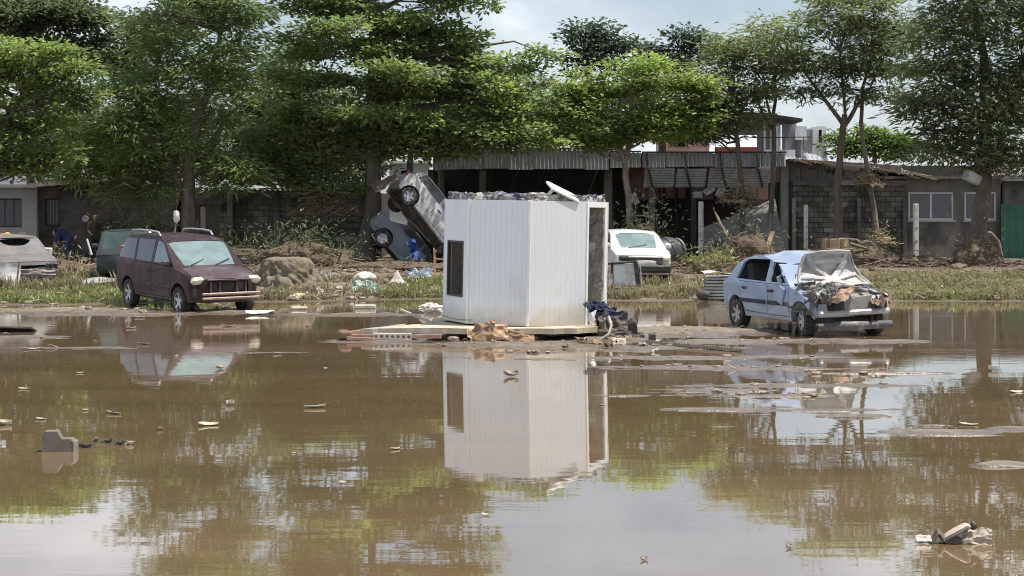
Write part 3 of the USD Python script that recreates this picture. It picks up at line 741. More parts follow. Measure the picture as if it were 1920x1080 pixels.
for bb in (box2((x[0] - .2, BY + .25, x[2]), (x[0] - .01, BY + 5, za)), box2((x2[1], BY + .25, x2[2]), (x2[1] + .2, BY + 5, x2[3]))):
    rb.part('wall', bb, CONC, world=True, label='end wall')
rr = np.random.default_rng(77)
for k in range(22):                                        # torn roofing, sheet by sheet
    t = k / 21
    u = 1476 + 270 * t + rr.uniform(-6, 6)
    v = 297 + 33 * t ** 1.15 + rr.uniform(-3, 3)
    p = P(u, v, BY - .5 + rr.uniform(-.2, 1.2))
    w, l = rr.uniform(.5, 1.1), rr.uniform(1.2, 2.6)
    R = rot('z', rr.uniform(-25, 25)) @ rot('y', rr.uniform(2, 16)) @ rot('x', rr.uniform(-98, -80))
    rb.part('roof_sheet', xf(corr(w, l, .18, .03, wob=.12), R, p - [w / 2, 0, 0]), [SHEET_D, SHEET, mat('rusty_sheet', (.20, .12, .08), (.13, .085, .06), 3, .8, .3)][k % 3], world=True)
for k in range(9):
    u = 1490 + 26 * k
    a, b = P(u, 298 + 3 * k, BY - .7), P(u + rr.uniform(20, 70), 306 + 3.4 * k + rr.uniform(-4, 8), BY - .6)
    rb.part('rafter', beam(a, b, .07, .07), WOOD, world=True)
rb.part('roof', box2((x[0] + 3.3, BY - .15, x2[3] + .003), (x2[1], BY + 5, x2[3] + .12)), CONC, world=True, label='flat concrete roof')
for u in (1488, 1610, 1696):
    c = B(u, 430)
    rb.part('pilaster', box2((c[0] - .07, BY - .10, x[2]), (c[0] + .07, BY - .022, B(0, 372)[2])), CONC_L if u < 1500 else CONC, world=True)

eh = Thing('shed_wall', 'grey outhouse wall with green sheeting at the right end', 'shed', B(1905, 490) * [1, 1, 0] + [0, 0, .3])
e0 = face_rect(1880, 340, 2010, 496)
eh.part('wall', box2((e0[0], BY - .3, e0[2]), (e0[1], BY + .2, e0[3])), CONC, world=True)
eh.part('roof_edge', box2((e0[0] - .15, BY - .7, e0[3] + .002), (e0[1], BY + .3, e0[3] + .22)), CONC_L, world=True)
g0 = face_rect(1872, 382, 2000, 494)
eh.part('green_sheet', xf(corr(g0[1] - g0[0], g0[3] - g0[2], .30, .015), None, (g0[0], BY - .36, g0[2])), mat('green_sheeting', (.045, .15, .10), (.035, .11, .075), 1.5, .7, .3, stain=(.07, .08, .06)), world=True)

# white upper floor behind
WW = mat('white_house', (.80, .80, .79), (.72, .72, .71), 1, .8, .2, stain=(.4, .39, .37), sscale=.7)
dW = 92.0
wh = Thing('white_house', 'white two storey house with balcony rising behind the canopy', 'house', P(1440, 400, dW) * [1, 1, 0] + [0, 0, .4])
def wr(u0, v0, u1, v1, y0=0.0, y1=.2):
    a, b = P(u0, v1, dW), P(u1, v0, dW)
    return box2((a[0], dW + y0, a[2]), (b[0], dW + y1, b[2]))
wh.part('wall', wr(1325, 296, 1552, 420, 0, 6), WW, world=True, label='lower storey')
grey = mat('grey_shutter', (.33, .34, .36), (.26, .27, .29), 1, .7, .3)
for bb in (wr(1505, 242, 1527, 296, .5, 4), wr(1478, 226, 1505, 296, 2, 2.2), wr(1430, 226, 1455, 296, 2, 2.2), wr(1340, 226, 1430, 250, 2, 2.2)):
    wh.part('wall', bb, grey, world=True, label='grey upper wall')
wh.part('column', wr(1526, 238, 1532, 296, .3, .6), WW, world=True)
for kk, bb in enumerate([wr(1532, 236, 1537, 296, .3, 4), wr(1543, 236, 1551, 296, .3, 4), wr(1537, 266, 1543, 296, .3, 4), wr(1537, 236, 1543, 243, .3, 4)]):
    wh.part('wall', bb, WW, world=True, label='white corner')
wh.part('window', wr(1537, 243, 1543, 266, .45, .5), mat('dark_plaster', (.07, .065, .065)), world=True)
dr = wh.part('door', cat([wr(1453, 230, 1456, 282, 1.9, 2), wr(1471, 230, 1474, 282, 1.9, 2), wr(1456, 230, 1471, 234, 1.9, 2)]), WFRAME, world=True)
wh.part('pane', wr(1456, 234, 1471, 282, 1.94, 1.96), pane_mat('sky_window', (.4, .45, .5), .04, .5), world=True, parent=dr)
wh.part('panel', wr(1492, 236, 1514, 262, .2, .28), WW, world=True, label='white panel on the grey wall')
wh.part('parapet', wr(1432, 281, 1490, 296, -.2, 0), WW, world=True)
wh.part('parapet', wr(1340, 276, 1420, 297, -.25, 0), mat('red_paint', (.42, .13, .085), (.36, .10, .07), 1.2, .8, .2), world=True, label='brick red balcony parapet')
wh.part('column', cat([wr(1432, 226, 1435, 282, -.1, .1)]), WW, world=True)
wh.part('column', cat([wr(1340, 243, 1356, 262, .8, 1.0)]), mat('red_paint', (.42, .13, .085)), world=True, label='red wall patch')
a, b, c = P(1345, 213, dW - .8), P(1455, 219, dW - .8), P(1502, 226, dW - .8)
wh.part('roof', cat([beam(a + [0, 2, 0], b + [0, 2, 0], 5, .30), beam(b + [0, 2, .0], c + [0, 2, 0], 5, .16)]), mat('dark_plaster', (.07, .065, .065)), world=True, label='thin dark canopy roof')
wh.part('railing', cat([beam(P(1340, 259, dW - .3), P(1520, 257, dW - .3), .05, .05)] + [beam(P(u, 258, dW - .3), P(u, 282, dW - .3), .04, .04) for u in (1342, 1382, 1430, 1470, 1507)]), STEEL, world=True)
wl = Thing('white_house', 'sunlit white house glimpsed between the trunks at the far left', 'house', P(40, 420, 100) * [1, 1, 0] + [0, 0, .4])
wl.part('wall', box2(P(-60, 215, 100), P(140, 460, 100) + [0, 5, 0]), WW, world=True)
wl.part('roof', box2(P(-66, 210, 99.6), P(146, 215.3, 99.6) + [0, 5.8, 0]), WW, world=True)
wl.part('window', box2(P(40, 250, 99.94), P(66, 285, 99.94)), DARK, world=True)
wm = Thing('white_house', 'bright white wall glimpsed above the upended car', 'house', P(770, 420, 88) * [1, 1, 0] + [0, 0, .4])
wm.part('wall', box2(P(730, 306, 88), P(806, 440, 88) + [0, 5, 0]), WW, world=True)
wm.part('roof_edge', box2(P(728, 302, 87.8), P(808, 306, 87.8) + [0, 5.4, 0]), WW, world=True)
wm.part('window', box2(P(752, 320, 87.95), P(764, 334, 87.95)), DARK, world=True)
pw = Thing('pink_house', 'pinkish house wall behind the trees of the canopy', 'house', P(1240, 420, 90) * [1, 1, 0] + [0, 0, .4])
pw.part('wall', box2(P(1245, 225, 90), P(1330, 440, 90) + [0, 5, 0]), PINK, world=True)
pw.part('window', box2(P(1262, 244, 89.93), P(1284, 275, 89.93)), DARK, world=True)

# posts
for u, v0, v1, w, lab in ((1314, 378, 482, .17, 'tall white concrete post before the dark open shed'), (1511, 384, 476, .14, 'white post before the mossy block wall left of the planter'), (1717, 382, 482, .17, 'white post standing before the white framed window')):
    d = 63.5
    a, b = P(u, v1, d), P(u, v0, d)
    tp = Thing('fence_post', lab, 'post', a, rot('z', 8), 'white concrete posts along the old fence line')
    hgt = b[2] - a[2]
    tp.part('shaft', xf(rbox((0, 0, hgt / 2), (w, w, hgt), None, .025)), mat('post_white', (.62, .61, .58), (.5, .49, .46), 5, .85, .2, stain=(.3, .28, .24), sscale=3))
    tp.part('wire_staple', cat([box((0, -w / 2 - .006, hgt * k), (w * .6, .012, .02)) for k in (.3, .55)]), STEEL)
d = 62
pl = Thing('planter', 'square planter of sandy blocks around the foot of the forked tree', 'planter', P(1566, 470, 62.9) * [1, 1, 0] + [0, 0, .5])
for k in range(6):
    a = 2 * PI * k / 6 + .3
    pl.part('stone', rbox((.36 * math.cos(a), .36 * math.sin(a), .42), (.34, .24, .5 + .05 * (k % 3)), rot('z', math.degrees(a) + 90), .03), mat('sandy_block', (.44, .33, .21), (.34, .25, .16), 5, .9, .2))
pl.part('base', rbox((0, 0, .08), (1.15, 1.0, .2), None, .03), CONC)
# ---------------------------------------------------------------- trees
BARK = mat('bark', (.085, .07, .055), (.15, .125, .10), 5, .9, .2, bump=.02, bscale=14, stretch=(1, 1, .35))
BARK_PALE = mat('pale_bark', (.16, .13, .10), (.27, .23, .185), 6, .9, .2, bump=.012, bscale=16, stretch=(1, 1, .3), stain=(.09, .075, .055), sscale=2)
LV_BROAD = leaf_mat('broad_leaves', (.082, .115, .055), (.26, .34, .105), 1.9, .55)
LV_BRIGHT = leaf_mat('bright_leaves', (.09, .128, .05), (.29, .38, .105), 1.9, .55, brown=(.20, .13, .05))
LV_FINE = leaf_mat('feathery_leaves', (.075, .10, .05), (.26, .31, .12), 1.7, .6, brown=(.17, .115, .06))
LV_DARK = leaf_mat('dark_leaves', (.07, .095, .058), (.20, .25, .11), 1.7, .5)
LV_DROOP = leaf_mat('drooping_leaves', (.085, .112, .066), (.25, .30, .13), 1.7, .5)
LV_FAR = leaf_mat('far_leaves', (.05, .075, .05), (.105, .14, .085), 1.3, .3)
LV_BUSH = leaf_mat('bush_leaves', (.045, .085, .018), (.14, .22, .04), 1.7, .4)

def leaf_mesh(base, dirn, nrm, L, W, fold=.25):
    """Many pointed leaves: two triangles each, folded at the midrib."""
    side = np.cross(nrm, dirn)
    side /= np.linalg.norm(side, axis=1, keepdims=True) + 1e-9
    nrm = np.cross(dirn, side)
    L, W = np.broadcast_to(L, (len(base),))[:, None], np.broadcast_to(W, (len(base),))[:, None]
    mid = base + dirn * L * .5 + nrm * (W * fold)
    v = np.stack([base, mid + side * W * .5, base + dirn * L, mid - side * W * .5], 1).reshape(-1, 3)
    k = np.arange(len(base))[:, None] * 4
    return v, np.concatenate([k + [0, 1, 2], k + [0, 2, 3]])

def unit(a):
    return a / (np.linalg.norm(a, axis=-1, keepdims=True) + 1e-9)

def rand_unit(r, n):
    return unit(r.normal(size=(n, 3)))

def sprays(r, pos, outw, style, size):
    """Leaves around every spray centre. outw: the outward direction of the twig there."""
    n = len(pos)
    if style == 'broad':
        k, L, W, spread, droop = 13, .21 * size, .115 * size, .24 * size, .25
    elif style == 'fine':
        k, L, W, spread, droop = 15, .21 * size, .05 * size, .24 * size, .55
    elif style == 'blade':
        k, L, W, spread, droop = 14, .34 * size, .05 * size, .22 * size, .9
    else:
        k, L, W, spread, droop = 13, .17 * size, .10 * size, .23 * size, .3
    c = np.repeat(pos, k, 0)
    o = np.repeat(outw, k, 0)
    off = r.normal(size=(n * k, 3)) * [spread, spread, spread * .38]
    d = unit(off * [1, 1, .4] / spread + o * .5 + [0, 0, -droop] + r.normal(size=(n * k, 3)) * .3)
    nr = unit(np.array([0, 0, 1.0]) + .55 * r.normal(size=(n * k, 3)))
    nr = unit(nr - d * (nr * d).sum(1, keepdims=True))
    s = r.uniform(.45, 1.45, n * k)
    return leaf_mesh(c + off, d, nr, L * s, W * s)

def crown(r, d0, clumps, style, size, dens, flat=.55, sub=7, depth=.8):
    """Leaves and sub-clump centres of clumps given as (u, v, ru, rv[, dd])."""
    P_, O_, subs = [], [], []
    for cl in clumps:
        u, v, ru, rv = cl[:4]
        dd = cl[4] if len(cl) > 4 else 0
        d = d0 + dd
        c = P(u, v, d)
        R = np.array([ru / F * d, max(ru / F * d * depth, .5), 1.25 * rv / F * d])
        area = PI * R[0] * R[2]
        ns = max(3, int(sub * (.6 + area / 4)))
        ns = min(int(ns * 1.15), 24)
        for q in range(ns):
            w = rand_unit(r, 1)[0] * r.random() ** .45 * .82
            sc = c + w * R
            rr = max(R[0], R[2]) * r.uniform(.2, .46)
            rr = np.clip(rr, .4, 1.4)
            RR = np.array([rr, rr, rr * flat * r.uniform(.55, 1.1)])
            subs.append(sc)
            m = int(1.05 * dens * PI * RR[0] * RR[2] * 1.2 / size ** 2) + 2
            dirs = rand_unit(r, m)
            dirs[:, 2] = np.where(dirs[:, 2] < -.2, -dirs[:, 2] * .6, dirs[:, 2])
            rad = r.random(m)[:, None] ** .5
            p = sc + dirs * RR * rad * (1 + .33 * r.normal(size=(m, 1)))
            st = r.random(m) < .06
            p[st] = sc + dirs[st] * RR * r.uniform(1.1, 1.7, (int(st.sum()), 1))
            P_.append(p)
            O_.append(unit(dirs + unit(w[None] + 1e-6) * .5))
    pos, out = np.vstack(P_), np.vstack(O_)
    return sprays(r, pos, out, style, size), np.array(subs)

def tree(name, label, d, trunk, clumps, leaf, style='broad', size=1.0, dens=22, flat=.55, sub=7, bark=None, seed=1, limbs=26, forks=(), group=None, depth=.8):
    """trunk: (u, v, radius in metres[, extra distance]) points from the ground up; forks: further stems of the same kind."""
    r = np.random.default_rng(seed)
    bark = bark or BARK
    pts = [P(t[0], t[1], d + (t[3] if len(t) > 3 else 0)) for t in trunk]
    rad = [t[2] for t in trunk]
    pts[0][2] = float(ground_z(pts[0][0], pts[0][1])) - .15
    loc = pts[0] + [0, 0, .15]
    th = Thing(name, label, 'tree', loc, None, group)

    def stem(pt, rd, wob):
        pt = np.array(pt)
        t = np.linspace(0, len(pt) - 1, 5 * (len(pt) - 1) + 1)
        q = np.stack([np.interp(t, np.arange(len(pt)), pt[:, k]) for k in range(3)], 1)
        rr = np.interp(t, np.arange(len(pt)), rd)
        q[1:] += fbm(np.stack([t[1:] * .8, t[1:] * 0 + seed, t[1:] * 0], -1), seed)[:, None] * wob * [1, 1, 0] * np.mean(rd) * 3
        return q, rr
    q, rr = stem(pts, rad, 1.0)
    rr = rr * (1 + .5 * np.exp(-np.arange(len(rr)) / 1.6))
    th.part('trunk', tube(q, rr, 10), bark, world=True, smooth=True)
    nodes = [(q, rr)]
    for fk in forks:
        fp = [P(t[0], t[1], d + (t[3] if len(t) > 3 else 0)) for t in fk]
        fq, fr = stem(fp, [t[2] for t in fk], 1.0)
        th.part('limb', tube(fq, fr, 8), bark, world=True, smooth=True)
        nodes.append((fq, fr))
    lv, subs = crown(r, d, clumps, style, size, dens, flat, sub, depth)
    allq = np.vstack([n[0][len(n[0]) // 3:] for n in nodes])
    allr = np.concatenate([n[1][len(n[1]) // 3:] for n in nodes])
    tw = []
    order = r.permutation(len(subs))[:limbs * 3]
    for k, s in enumerate(order):
        e = subs[s]
        dist = np.linalg.norm((allq - e) * [1, 1, 1.25], axis=1) + np.where(allq[:, 2] > e[2] - .1, 2.0, 0)
        b = int(dist.argmin())
        L = np.linalg.norm(allq[b] - e)
        r0 = min(allr[b] * .6, .025 + .017 * L)
        p = bend(allq[b], e, L * .10, 6, L * .03, r)
        tb = tube(p, np.linspace(r0, .008, 6), 5)
        if k < limbs:
            th.part('limb', tb, bark, world=True, smooth=True)
        else:
            tw.append(tb)
    if tw:
        th.part('twigs', cat(tw), bark, world=True, kind='stuff')
    th.part('crown', lv, leaf, world=True, kind='stuff')
    return th

# the almond tree in the middle, in tiers
tree('almond_tree', 'tall broad tiered almond tree with thick grey trunk left of the white kiosk', 62, [(690, 505, .34), (692, 400, .31), (694, 300, .29), (700, 200, .25), (705, 80, .19), (705, -60, .12), (700, -140, .06)],
     [(560, 95, 110, 22), (640, 25, 130, 26), (760, 40, 130, 28), (870, 10, 90, 30), (600, 150, 110, 20), (720, 110, 120, 24), (840, 85, 90, 24), (620, 215, 120, 22), (760, 170, 130, 24), (900, 120, 90, 26), (915, 175, 110, 22),
      (800, 225, 120, 22), (960, 215, 80, 20), (1012, 108, 34, 9), (975, 128, 40, 14), (925, 250, 110, 18), (700, 265, 110, 20), (835, 278, 90, 18), (555, 245, 110, 26), (495, 295, 70, 26), (620, 300, 70, 20), (1035, 195, 35, 18),
      (640, -60, 150, 30), (760, -70, 140, 40), (700, -130, 110, 40), (880, -45, 70, 30), (560, -20, 90, 30), (585, 338, 60, 18), (650, 345, 34, 20), (540, 330, 50, 18), (500, 340, 44, 20), (600, 372, 36, 22), (560, 300, 70, 24), (880, 285, 60, 12), (950, 278, 60, 12), (1015, 268, 40, 12), (760, 285, 60, 14), (690, 215, 90, 18, -2), (760, 130, 90, 18, -2.5), (620, 60, 90, 20, -2.5)],
     LV_BROAD, 'broad', 1.0, 20, .46, 6, seed=3, limbs=34)
tree('almond_tree', 'bright green broad leaved limb hanging low over the wrecked cars', 66.4, [(829, 350, .13), (827, 310, .12), (828, 280, .10), (850, 240, .08)],
     [(880, 215, 80, 22), (940, 190, 70, 22), (980, 240, 60, 18), (900, 262, 80, 16), (820, 262, 60, 16), (960, 150, 60, 22), (905, 140, 60, 20), (850, 190, 60, 18)], LV_BRIGHT, 'broad', 1.0, 17, .4, 6, seed=4, limbs=14)
tree('forked_tree', 'dense dark tree forking low behind the maroon minivan', 60, [(345, 470, .25), (350, 380, .23), (362, 300, .19), (378, 220, .15), (402, 150, .11), (410, 60, .07)],
     [(250, 225, 110, 45), (330, 175, 100, 45), (400, 115, 100, 45), (300, 100, 95, 42), (430, 55, 80, 45), (200, 160, 70, 36), (225, 285, 90, 30), (325, 265, 70, 30), (410, 205, 60, 36), (430, 10, 90, 40), (350, -40, 110, 45), (460, -60, 80, 45), (150, 290, 45, 24), (265, 40, 50, 30), (470, 170, 50, 30), (180, 318, 50, 20), (255, 322, 55, 24), (300, 345, 34, 30), (225, 372, 24, 26), (395, 300, 50, 24), (440, 318, 50, 24), (405, 345, 34, 18), (150, 335, 40, 16), (120, 318, 40, 18), (290, 300, 60, 26), (150, 240, 40, 30)],
     LV_BROAD, 'fine', 1.35, 22, .55, 7, seed=5, limbs=30, forks=[[(350, 380, .16), (332, 340, .13), (318, 290, .10), (290, 220, .07)], [(360, 310, .12, .5), (400, 270, .10, .3), (425, 220, .07)]])
tree('shade_tree', 'wide bright topped tree at the left end above the burnt grey car', 57, [(-25, 480, .26), (-20, 400, .24), (-10, 300, .22), (10, 220, .17), (40, 160, .12)],
     [(60, 110, 80, 30), (125, 140, 55, 30), (10, 140, 70, 36), (145, 185, 45, 30), (40, 180, 60, 30), (30, 245, 55, 34), (100, 235, 45, 24), (10, 305, 40, 22), (-80, 150, 80, 70), (-60, 280, 60, 40), (-60, 100, 80, 36), (75, 300, 24, 12), (120, 285, 40, 20), (50, 325, 36, 14)],
     LV_BRIGHT, 'broad', 1.0, 20, .5, 7, seed=6, limbs=24)
tree('street_tree', 'leafy tree with pale broken lower branch in front of the corrugated canopy', 63, [(1184, 446, .13), (1180, 380, .12), (1172, 305, .11), (1180, 240, .09), (1190, 180, .06)],
     [(1100, 160, 60, 32), (1170, 145, 75, 32), (1250, 150, 70, 36), (1130, 215, 75, 28), (1220, 215, 80, 28), (1075, 245, 50, 24), (1165, 255, 65, 16), (1280, 225, 55, 30), (1305, 170, 45, 34), (1050, 205, 40, 26), (1120, 268, 50, 14), (1230, 262, 50, 16), (1310, 240, 30, 24), (1060, 170, 30, 26)],
     LV_BRIGHT, 'broad', .95, 20, .6, 7, bark=BARK_PALE, seed=8, limbs=20, forks=[[(1175, 320, .10), (1164, 283, .085), (1148, 268, .06)], [(1168, 300, .06), (1140, 295, .05), (1100, 278, .035)]])
tree('feathery_tree', 'feathery yellow green tree with thin dark stems before the white upper floor', 64, [(1392, 470, .10), (1390, 360, .095), (1384, 265, .09), (1372, 185, .06)],
     [(1340, 140, 55, 32), (1400, 105, 65, 32), (1330, 200, 45, 30), (1388, 185, 55, 26), (1335, 250, 38, 24), (1300, 245, 30, 30), (1360, 90, 40, 22), (1310, 190, 40, 30), (1420, 215, 40, 22), (1350, 225, 50, 22)], LV_FINE, 'fine', 1.25, 24, .6, 7, seed=9, limbs=16)
tree('feathery_tree', 'feathery tree with three upright stems right of the red parapet', 64.5, [(1440, 470, .10), (1448, 340, .095), (1452, 250, .09), (1455, 190, .06), (1450, 130, .04)],
     [(1450, 60, 55, 28), (1470, 125, 45, 30), (1425, 120, 40, 28), (1490, 85, 30, 24), (1430, 165, 40, 18)], LV_FINE, 'fine', 1.25, 22, .6, 7, seed=10, limbs=12, forks=[[(1452, 250, .06), (1430, 215, .05), (1412, 165, .03)], [(1452, 245, .06), (1437, 190, .045), (1432, 140, .03)]])
tree('feathery_tree', 'tall open crowned tree with forked trunk rising from the square planter', 63, [(1567, 450, .16), (1570, 350, .135), (1580, 245, .12), (1585, 215, .10)],
     [(1500, 60, 55, 32), (1560, 38, 65, 36), (1620, 55, 55, 36), (1530, 115, 55, 32), (1600, 125, 65, 32), (1660, 110, 45, 36), (1570, -10, 75, 26), (1645, 10, 55, 30), (1590, 175, 50, 18), (1500, 170, 30, 22), (1655, 180, 28, 18), (1560, 160, 30, 20), (1690, 60, 40, 40), (1470, 110, 40, 30), (1610, 85, 60, 30)],
     LV_FINE, 'fine', 1.25, 19, .6, 7, seed=11, limbs=20, forks=[[(1582, 238, .09), (1560, 205, .075), (1530, 165, .06), (1505, 130, .035)], [(1583, 235, .09), (1605, 200, .075), (1632, 165, .05), (1650, 120, .03)], [(1584, 225, .06), (1580, 160, .05), (1575, 100, .03)]])
tree('leaning_tree', 'slender leaning tree with flood straw caught round its trunk', 63.5, [(1650, 462, .12), (1640, 390, .09), (1626, 310, .085), (1616, 230, .075), (1622, 160, .06), (1635, 90, .04)],
     [(1650, 50, 45, 32), (1672, 140, 28, 26), (1690, 85, 30, 30), (1620, 100, 30, 26)], LV_FINE, 'fine', 1.25, 13, .6, 6, bark=BARK_PALE, seed=12, limbs=10)
tree('dense_tree', 'huge dark drooping tree filling the right edge above the windows', 58, [(1838, 470, .28), (1838, 380, .25), (1842, 300, .23), (1850, 200, .19), (1840, 80, .13), (1830, -40, .07)],
     [(1745, 60, 55, 50), (1800, 20, 85, 55), (1880, 40, 75, 55), (1765, 150, 65, 46), (1850, 140, 85, 46), (1910, 150, 60, 55), (1735, 225, 32, 40), (1790, 235, 75, 46), (1870, 240, 75, 46), (1930, 250, 60, 55), (1765, 290, 40, 24), (1840, 295, 75, 26), (1920, 305, 40, 26), (1715, 110, 34, 50), (1720, 180, 30, 40), (1790, 90, 70, 50), (1890, 95, 70, 50), (1830, 190, 80, 40), (1755, 262, 44, 26), (1900, 200, 60, 50), (1800, -60, 110, 55), (1900, -80, 90, 55), (1980, 100, 60, 120)],
     LV_DROOP, 'fine', 1.5, 22, .8, 5, seed=13, limbs=30, forks=[[(1842, 330, .12), (1870, 270, .10), (1900, 190, .08), (1915, 120, .05)], [(1846, 240, .07), (1812, 170, .06), (1818, 70, .035)]])
tree('far_tree', 'hazy grey green tree rising far behind the canopy against the sky', 115, [(1120, 400, .5), (1110, 250, .4), (1105, 130, .25), (1100, 80, .12)],
     [(1085, 70, 32, 28), (1125, 60, 34, 22), (1105, 105, 45, 26), (1165, 80, 36, 26), (1150, 115, 40, 22), (1080, 130, 26, 16)], LV_FAR, 'bush', 2.0, 18, .7, 6, seed=14, limbs=10)
tree('far_tree', 'low hazy tree far behind the feathery trees right of the sky gap', 118, [(1270, 400, .5), (1268, 250, .35), (1270, 120, .2)],
     [(1225, 100, 40, 22), (1275, 75, 40, 26), (1310, 90, 36, 26), (1250, 130, 60, 24), (1205, 135, 30, 20)], LV_FAR, 'bush', 2.0, 18, .7, 6, seed=15, limbs=10)
tree('back_tree', 'tall shaded tree standing behind the tops of the left trees', 92, [(130, 430, .4), (130, 250, .3), (135, 120, .2)],
     [(60, 30, 90, 30), (180, 55, 60, 32), (130, 25, 80, 26), (270, 60, 60, 36), (10, 20, 80, 30), (330, 30, 60, 50), (120, 100, 90, 40), (230, 120, 80, 40), (20, 60, 60, 40)], LV_DARK, 'bush', 1.7, 20, .7, 7, seed=16, limbs=12)
tree('back_tree', 'dark tree filling the gap between forked tree and almond tree', 78, [(470, 470, .3), (475, 350, .25), (480, 220, .2)],
     [(470, 300, 70, 40), (540, 290, 80, 40), (400, 310, 70, 36), (500, 220, 70, 45), (610, 280, 80, 40), (440, 230, 60, 40), (560, 200, 70, 40), (680, 300, 50, 30), (420, 150, 50, 40), (520, 130, 60, 40)], LV_DARK, 'bush', 1.5, 20, .7, 7, seed=17, limbs=12)
tree('back_tree', 'dark tree low behind the roof of the left house', 80, [(250, 470, .25), (255, 350, .2), (260, 280, .15)],
     [(240, 300, 60, 26), (300, 300, 60, 34), (180, 285, 60, 26), (120, 270, 50, 22), (320, 240, 60, 40), (220, 230, 80, 40)], LV_DARK, 'bush', 1.5, 18, .7, 7, seed=18, limbs=10)
tree('back_tree', 'shaded tree behind the left half of the corrugated canopy', 84, [(900, 430, .3), (900, 300, .25), (905, 200, .2)],
     [(880, 240, 90, 40), (960, 230, 80, 40), (800, 230, 80, 46), (1030, 230, 70, 40), (900, 160, 70, 40), (760, 200, 60, 50), (1010, 165, 30, 24), (1090, 245, 60, 36)], LV_DARK, 'bush', 1.5, 20, .7, 7, seed=19, limbs=10)
tree('back_tree', 'leafy tree behind the right half of the corrugated canopy', 82, [(1240, 430, .25), (1240, 320, .2), (1240, 220, .15)],
     [(1180, 235, 60, 34), (1250, 235, 60, 34), (1300, 235, 34, 40), (1220, 180, 60, 30), (1140, 190, 50, 34), (1320, 200, 30, 30)], LV_BROAD, 'bush', 1.4, 18, .7, 7, seed=20, limbs=10)
tree('back_bush', 'sunlit bright bush in the gap behind the ragged roof', 92, [(1640, 340, .15), (1642, 300, .12), (1645, 260, .08)],
     [(1600, 282, 40, 24), (1650, 278, 45, 28), (1690, 275, 40, 28), (1625, 255, 25, 14), (1575, 275, 25, 26), (1720, 285, 30, 24)], LV_BUSH, 'bush', 1.3, 20, .7, 7, seed=21, limbs=8)

tree('back_tree', 'shaded bushy tree behind the roof ridge of the left house', 74, [(60, 470, .22), (60, 350, .18), (62, 260, .12)],
     [(20, 300, 60, 30), (90, 300, 60, 26), (150, 285, 60, 28), (40, 240, 70, 34), (130, 235, 60, 34), (-40, 280, 60, 50), (90, 180, 70, 36), (190, 255, 50, 36)], LV_DARK, 'bush', 1.4, 20, .8, 7, seed=31, limbs=8)
tree('back_tree', 'dark bushy tree between forked tree and left house roof', 73, [(290, 470, .22), (292, 350, .18), (296, 260, .12)],
     [(260, 300, 60, 34), (330, 310, 60, 30), (300, 240, 70, 40), (380, 290, 60, 40), (235, 250, 50, 34), (350, 220, 70, 40)], LV_DARK, 'bush', 1.4, 20, .8, 7, seed=32, limbs=8)
tree('back_tree', 'dark bushy tree behind the roof of the shaded block house', 75, [(560, 470, .22), (560, 350, .18), (560, 260, .12)],
     [(430, 325, 50, 24), (500, 325, 60, 26), (570, 325, 60, 26), (640, 325, 60, 28), (600, 265, 70, 36), (530, 270, 60, 36), (470, 260, 60, 40), (660, 270, 50, 40), (690, 320, 34, 26), (620, 200, 70, 36), (545, 180, 70, 40)], LV_DARK, 'bush', 1.4, 20, .8, 7, seed=33, limbs=8)
tree('back_tree', 'shaded tree close behind the upended cars', 76, [(770, 470, .2), (772, 350, .16), (775, 260, .12)],
     [(730, 262, 60, 26), (790, 258, 60, 26), (850, 255, 60, 24), (760, 215, 70, 30), (830, 205, 70, 34), (730, 170, 60, 34), (890, 250, 50, 26)], LV_DARK, 'bush', 1.4, 20, .8, 7, seed=34, limbs=8)
tree('back_tree', 'shaded tree close behind the middle of the corrugated canopy', 79, [(1020, 470, .2), (1020, 350, .16), (1020, 260, .12)],
     [(960, 255, 60, 22), (1030, 258, 60, 22), (1100, 258, 50, 22), (1000, 215, 70, 30), (1075, 205, 50, 30), (1150, 262, 40, 18), (930, 205, 50, 30)], LV_BROAD, 'bush', 1.3, 20, .8, 7, seed=35, limbs=8)
# ---------------------------------------------------------------- vehicles
TYRE = mat('tyre', (.03, .029, .028), (.05, .046, .042), 8, .9, .2, stain=(.13, .11, .09), sscale=4)
ALLOY = mat('alloy', (.52, .52, .53), (.42, .42, .42), 6, .4, .5, metal=.6, stain=(.28, .24, .2), sscale=5)
BLACKP = mat('black_plastic', (.028, .027, .027), (.05, .047, .044), 6, .65, .3, stain=(.12, .10, .085), sscale=3)
UNDER = mat('underbody', (.045, .042, .04), (.09, .078, .065), 5, .9, .2, bump=.01, bscale=18, stain=(.16, .135, .11), sscale=3)
SEAT = mat('seat_cloth', (.06, .058, .06), (.09, .085, .08), 8, .95, .1)
LENS = mat('hazed_lens', (.60, .53, .41), (.46, .41, .31), 5, .25, .5, coat=.6)
REDL = mat('red_lens', (.35, .02, .02), (.22, .015, .015), 4, .25, .5, coat=.5)
GL_BRIGHT = pane_mat('glare_windscreen', (.25, .345, .345), .05, .30)  # pale tint puts the sky glare into the pane colour
GL_DARK = pane_mat('tinted_glass', (.10, .095, .105), .06, .25)
RUST = mat('rusty_steel', (.26, .15, .10), (.36, .25, .19), 6, .75, .4, metal=.2, stain=(.42, .34, .28), sscale=4)

def clean(pts, n=1):
    return np.array(pts, float)

